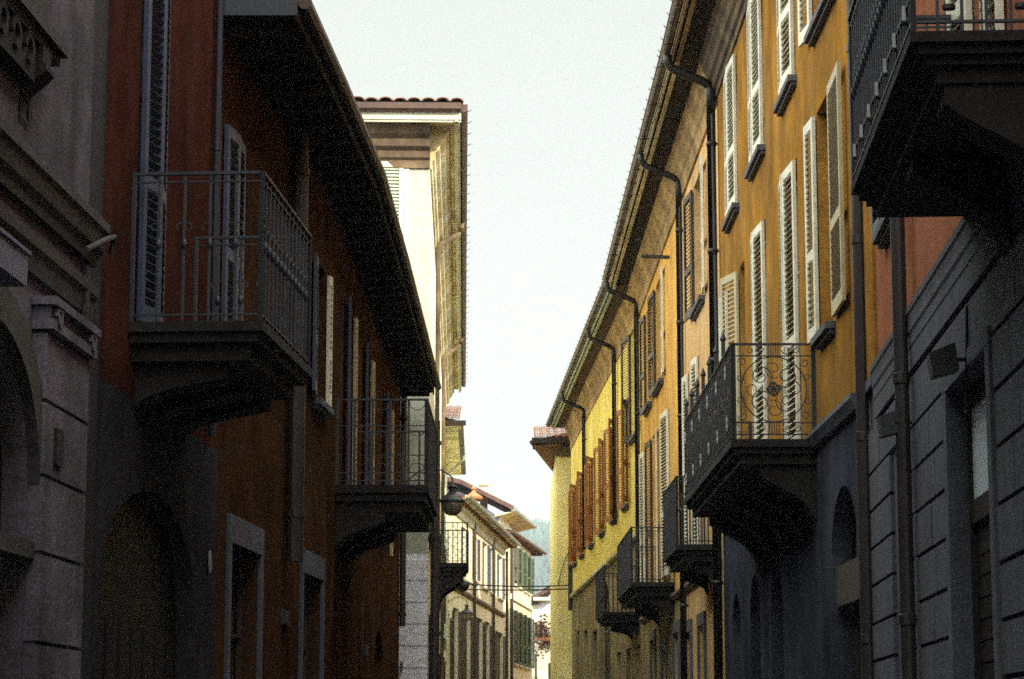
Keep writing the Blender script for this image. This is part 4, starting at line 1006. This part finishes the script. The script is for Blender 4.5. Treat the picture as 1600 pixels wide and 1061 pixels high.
lantern(F4.world(.6, .02, p.z+.15), .8, .5, 'faraway lantern on a hooped arm low on the pale house wall', 0)

# ---- long sunlit cream house
C5, C5f = (-2.43, 93.4), (-.42, 117.4)
root = empty('town_house', (*C5, 0), 'long sunlit cream house sloping away with pale gutter and blue-green shutters', 'house', 'houses along the street')
F5 = Facade(root, C5f, C5)
H5 = 9.1; op5 = []
for xa, xb, yt, yb in ((740,746,838,905), (755,761.5,846,918), (766,770,856,925), (778,785,866,933), (722, 728, 822, 890)):
    a, b = sorted((F5.hit(xa, yt)[0], F5.hit(xb, yt)[0])); op5.append((a, b, F5.hit(xa, yb)[1], F5.hit(xa, yt)[1]))
low5 = [(*sorted((F5.hit(xa, 980)[0], F5.hit(xb, 980)[0])), -1.6, F5.hit((xa+xb)/2, yt)[1]) for xa, xb, yt in ((693,703,958),(708,716,950),(722,735,958),(744,754,966),(758,765,972),(774,786,988))]
wall(F5, 0, F5.len, H5-.001, op5+low5, 'cream', 8)
for q in op5:
    c_ = (q[0]+q[1])/2; window(F5, *q, leaves=[(q[0]+.02, .42, 176), (q[1], .42, 4)], sill='trim_white', m_sh='sh_bluegrey', m_frame='sh_greygreen')
for q in low5:
    d_ = MB(); d_.box(q[0], q[1], -.2, -.15, q[2], q[3]); d_ = F5.part(d_, 'door', 'door')
    shutter(d_, q[0], .2, .5, q[3]-.3, 177, 'sh_dark'); shutter(d_, q[1], .2, .5, q[3]-.3, 4, 'sh_dark')
LE5 = F5.hit(740, 936)[1]
cornice(F5, 0, F5.len, [(.10, LE5+.1), (.12, LE5), (.05, LE5-.1)][::-1], 'trim_brown', 'ledge')
cornice(F5, 0, F5.len, [(.3, H5-.002), (.28, H5-.12), (.12, H5-.2), (.08, H5-.45)][::-1], 'trim_white')
eave(F5, -.4, F5.len, .62, H5, 'wood_red', 'zinc', 'trim_white', rafters=1.1, hooks=False, gr=.09)
gable_roof(F5, -.4, F5.len, .64, H5, 8, 1.1, 'tile_dark')
for px_ in (738, 768, 789): s_ = F5.hit(px_, 900)[0]; straight_pipe(F5, s_, .10, H5-.2, -1.6, .07)
# terracotta finial on the roof and chimney
p = at(740, 782, 104); fi = MB(); fi.lathe([(.12,-.9),(.12,-.1),(.17,-.06),(.17,.0),(.36,.06),(.40,.14),(.24,.26),(.12,.34),(.06,.44),(.12,.50),(.02,.66)], (0,0,0), 14)
fi.build('chimney_pot', 'terracotta', root, (p.x-root.location.x, p.y-root.location.y, p.z+E))
# ---- tall house with a gable coloured as in shade, behind
root = empty('town_house', (0, 119, 0), 'taller house behind the cream row with a shade-coloured gable and open brick chimney', 'house', 'houses along the street')
pts = [at(x, y, 119) for x, y in ((780,808),(722,770),(640,728))]
mb = MB(); front = [(pts[0].x, pts[0].z), (pts[1].x, pts[1].z), (pts[1].x-3, pts[1].z+.6), (pts[1].x-8, pts[1].z), (pts[1].x-8, -1.6), (pts[0].x, -1.6)]
i = 0; n = len(front)
mb.v = [(x, 0, z+E) for x, z in front]+[(x+.35, 4.4, z+E) for x, z in front]; mb.f = [tuple(range(n)), tuple(range(2*n-1, n-1, -1))]+[(k, (k+1)%n, n+(k+1)%n, n+k) for k in range(n)]
mb.build('wall', 'shadegrey', root)
rf = MB(); A_ = at(802, 797, 118.2); B_ = at(720, 756, 118.2); dxy = (1.15, 10)
for (q0, q1) in ((A_, B_), (B_, Vector((B_.x-3.2, B_.y, B_.z+.7)))):
    i = len(rf.v)
    for zz in (0, .22):
        rf.v += [(q0.x, q0.y-119, q0.z+E+zz), (q1.x, q1.y-119, q1.z+E+zz), (q1.x+dxy[0], q1.y-119+dxy[1], q1.z+E+zz), (q0.x+dxy[0], q0.y-119+dxy[1], q0.z+E+zz)]
    rf.f += [(i,i+1,i+2,i+3),(i+7,i+6,i+5,i+4),(i,i+4,i+5,i+1),(i,i+3,i+7,i+4),(i+2,i+6,i+7,i+3)]
rf.build('roof', 'tile_dark', root)
g_ = MB(); g_.tube([(A_.x, A_.y-119, A_.z+E+.06), (A_.x+1.15, A_.y-119+10, A_.z+E+.06)], .13, 8); g_.build('gutter', 'zinc', root)
s_ = MB(); i0 = 0; s_.v = [(A_.x-.9, -.6, A_.z+E-.3), (A_.x+.05, -.6, A_.z+E-.06), (A_.x+1.15, 9, A_.z+E-.06), (A_.x+.2, 9, A_.z+E-.3), (A_.x-.9, -.6, A_.z+E-.2), (A_.x+.05, -.6, A_.z+E-.03), (A_.x+1.15, 9, A_.z+E-.03), (A_.x+.2, 9, A_.z+E-.2)]
s_.f = [(3,2,1,0),(4,5,6,7),(0,1,5,4),(1,2,6,5),(2,3,7,6),(3,0,4,7)]; s_.build('eave_soffit', 'soffit_yellow', root)
wl = MB(); Fz = Facade(root, (-.13, 123.4), (pts[0].x+.01, 119.01))
for a_ in (.8, 2.7): wl.box(a_, a_+.7, .012, .05, 9.3, 10.3)
Fz.part(MB().box(0, Fz.len, -.2, .01, -1.6, 10.75), 'side_wall', 'cream'); Fz.part(wl, 'window', 'glass')
# chimney with an open top
c0 = at(749, 790, 121); c1 = at(763, 757, 121); wch = .44
ch = MB(); cx_ = (c0.x+c1.x)/2; zt = c1.z+E; zb = c0.z+E-.6
ch.box(cx_-.19, cx_+.19, 1.8, 2.2, zb, zt-.45); ch.box(cx_-.23, cx_+.23, 1.76, 2.24, zt-.52, zt-.449)
for sx in (-1, 1):
    for sy in (1.82, 2.1): ch.box(cx_+sx*.17-.04, cx_+sx*.17+.04, sy, sy+.08, zt-.448, zt-.08)
ch.box(cx_-.25, cx_+.25, 1.75, 2.25, zt-.079, zt); ch.build('chimney', 'chimney', root)

# ---- cream house with green shutters and a red-brown eave
C6, C6f = (-.10, 121.0), (1.05, 133.0)
root = empty('town_house', (*C6, 0), 'sunlit cream house with green shutters and a red-brown pointed eave', 'house', 'houses along the street')
F6 = Facade(root, C6f, C6); H6 = 10.0; op6 = []
for xa, xb in ((803,807.5), (811,815), (818.5,822), (824.5,827.5)):
    a, b = sorted((F6.hit(xa, 880)[0], F6.hit(xb, 880)[0]))
    for lo, hi in ((7.6, 9.6), (3.6, 6.3)): op6.append((a, b, lo, hi))
wall(F6, 0, F6.len, H6-.001, op6, 'cream', 8)
for q in op6: window(F6, *q, leaves=[(q[0], .5, 160, 'sh_green'), (q[1], .5, 20, 'sh_green')], sill='trim_white', m_sh='sh_green', m_frame='sh_white')
F6f = Facade(root, C6, (C6[0]-7, C6[1]))
o6 = Facade(root, (1.78, 135), (-.06, 120.2)); mb = MB(); mb.box(0, o6.len, -1.1, 0, H6, H6+.06)
x = .3
while x < o6.len: mb.box(x, x+.12, -1.0, -.05, H6-.12, H6-.001); x += 1.2
o6.part(mb, 'eave_soffit', 'wood_red'); g_ = MB(); g_.tube([(0, .09, H6+.05), (o6.len, .09, H6+.05)], .09, 8); o6.part(g_, 'gutter', 'wood')
rf = MB(); rf.quad((0,.1,H6+.1),(o6.len,.1,H6+.1),(o6.len,-4,H6+1.0),(0,-4,H6+1.0)); rf.quad((0,-4,H6+1),(o6.len,-4,H6+1),(o6.len,-8,H6+.1),(0,-8,H6+.1)); rf.quad((0,.1,H6+.1),(0,-4,H6+1),(0,-8,H6+.1)); rf.quad((o6.len,.1,H6+.1),(o6.len,-8,H6+.1),(o6.len,-4,H6+1)); o6.part(rf, 'roof', 'tile_dark')
straight_pipe(F6, F6.len-.1, .08, H6, -1.6, .08)
le = MB(); le.box(0, F6.len, .001, .1, 6.75, 7.0); F6.part(le, 'string_course', 'trim_white')

# ---- last house at the end, gable with plants on a balcony
root = empty('town_house', (2, 150, 0), 'small faraway house with a gabled roof and planted balcony at the street end', 'house', 'houses along the street')
xl = at(832, 1000, 150).x; xm = at(862, 930, 150).x
FE = Facade(root, (xl+8, 150), (xl, 150.3))
opE = [(FE.hit(866, 1010)[0], FE.hit(852, 1010)[0]-.0, -1.6, 5.2)]; opE = []
wall(FE, 0, FE.len, FE.hit(850, 945)[1], [], 'cream', 9)
ge = MB(); gz = lambda x, y: FE.hit(x, y)
g0, g1 = gz(833, 952), gz(873, 908); gm = FE.hit(905, 880)
ge.quad((FE.len, .001, g0[1]-.3), (0, .001, g0[1]-.3), (0, .001, gm[1]), (gm[0], .001, gm[1])); FE.part(ge, 'gable', 'bluewhite')
rf = MB()
rf.prism([(.5,0),(.5,.15),(-8,.15),(-8,0)], 0, .01)
rf = MB()
pA, pB = gz(830, 945), gz(876, 908)
for (y0, y1, dz) in ((-7, .8, 0),):
    i = 0; rf.v = [(pA[0]+.5, y1, pA[1]-.1), (pB[0]-1, y1, pB[1]+.35), (pB[0]-1, y0, pB[1]+.35), (pA[0]+.5, y0, pA[1]-.1)]
    rf.v += [(x, y, z+.25) for x, y, z in rf.v]; rf.f = [(0,1,2,3),(7,6,5,4),(0,4,5,1),(1,5,6,2),(2,6,7,3),(3,7,4,0)]
FE.part(rf, 'roof', 'tile_dark')
rf = MB(); rf.box(FE.hit(864, 940)[0], FE.hit(834, 940)[0], .01, .9, FE.hit(850, 938)[1]-.05, FE.hit(850, 938)[1]+.15); FE.part(rf, 'porch_roof', 'trim_white')
be = slab(FE, FE.hit(873, 1000)[0]-1, FE.hit(850, 1000)[0], .8, FE.hit(860, 1000)[1], 'wood_red', ((.2,0),)); railing(be, FE.hit(873, 1000)[0]-.97, FE.hit(850, 1000)[0]-.03, .77, FE.hit(860, 1000)[1], 1.1, 'iron', .16, 'plain')
for xa, xb, yt, yb in ((836, 840, 972, 1000), (843, 847, 972, 1000), (836, 839, 1022, 1061), (857, 871, 1036, 1061)):
    a, b = sorted((FE.hit(xa, yb)[0], FE.hit(xb, yb)[0])); w_ = MB(); w_.box(a, b, .002, .04, FE.hit(xa, yb)[1], FE.hit(xa, yt)[1]); FE.part(w_, 'window', 'glass')
c_ = FE.world(FE.hit(849, 985)[0], .95, FE.hit(849, 1000)[1])
pr = empty('balcony_plant', c_, 'rusty leaved plant spilling from the faraway balcony', 'plant'); lf = MB(); rn = random.Random(9)
for k in range(520):
    a_ = rn.gauss(0, .22)+.15*math.sin(k*.7); z_ = rn.gauss(.2, .5); y_ = rn.gauss(0, .2); v = Vector((a_*(1.0-.2*z_), -abs(y_), z_)); d1 = Vector((rn.uniform(-1,1), rn.uniform(-1,1), rn.uniform(-1,1))).normalized()*.1; d2 = d1.cross(Vector((rn.random(), rn.random(), rn.random()))).normalized()*.07
    lf.quad(v-d1, v+d2, v+d1, v-d2)
lf.build('foliage', 'leaf', pr); MB().box(-.5, .5, -.3, 0, -.1, .16).build('planter', 'wood_red', pr)

# ---- overhead cables
def wire(p, q, sag, r_, label):
    mb = MB(); n = 16; o0 = p
    mb.tube([tuple((p.lerp(q, k/n)-Vector((0,0,sag*4*(k/n)*(1-k/n))))-o0) for k in range(n+1)], r_, 5)
    tag(mb.build('overhead_cable', 'cable', None, o0), label, 'cable', 'cables over the street')
U = Vector((0,0,E))
wire(at(684, 908, 79)+U, at(897, 914, 78.6)+U, .10, .022, 'upper black cable strung level across the far street')
wire(at(684, 919, 79)+U, at(894, 920, 78.6)+U, .05, .022, 'lower black cable strung level across the far street')
wire(at(831, 922, 121)+U, at(891, 888, 78.8)+U, .25, .03, 'sagging black cable rising to the dark box sign')
wire(at(889, 862, 78.9)+U, at(872, 914, 78.9)+U, -.12, .014, 'thin cable curving down the cream-yellow end wall')

# ---- air: pale even haze so the hill fades
hzm = bpy.data.materials.new('haze_air'); hzm.use_nodes = True; t = hzm.node_tree; t.nodes.remove(t.nodes['Principled BSDF'])
pv = t.nodes.new('ShaderNodeVolumePrincipled'); pv.inputs['Color'].default_value = (.74, .90, 1, 1); pv.inputs['Density'].default_value = .00027; pv.inputs['Anisotropy'].default_value = .2
t.links.new(pv.outputs[0], t.nodes['Material Output'].inputs['Volume'])
o = MB().box(-700, 700, -260, 2000, -1.6, 200).build('haze', hzm); o['kind'] = 'stuff'; o['label'] = 'thin pale haze in the air'
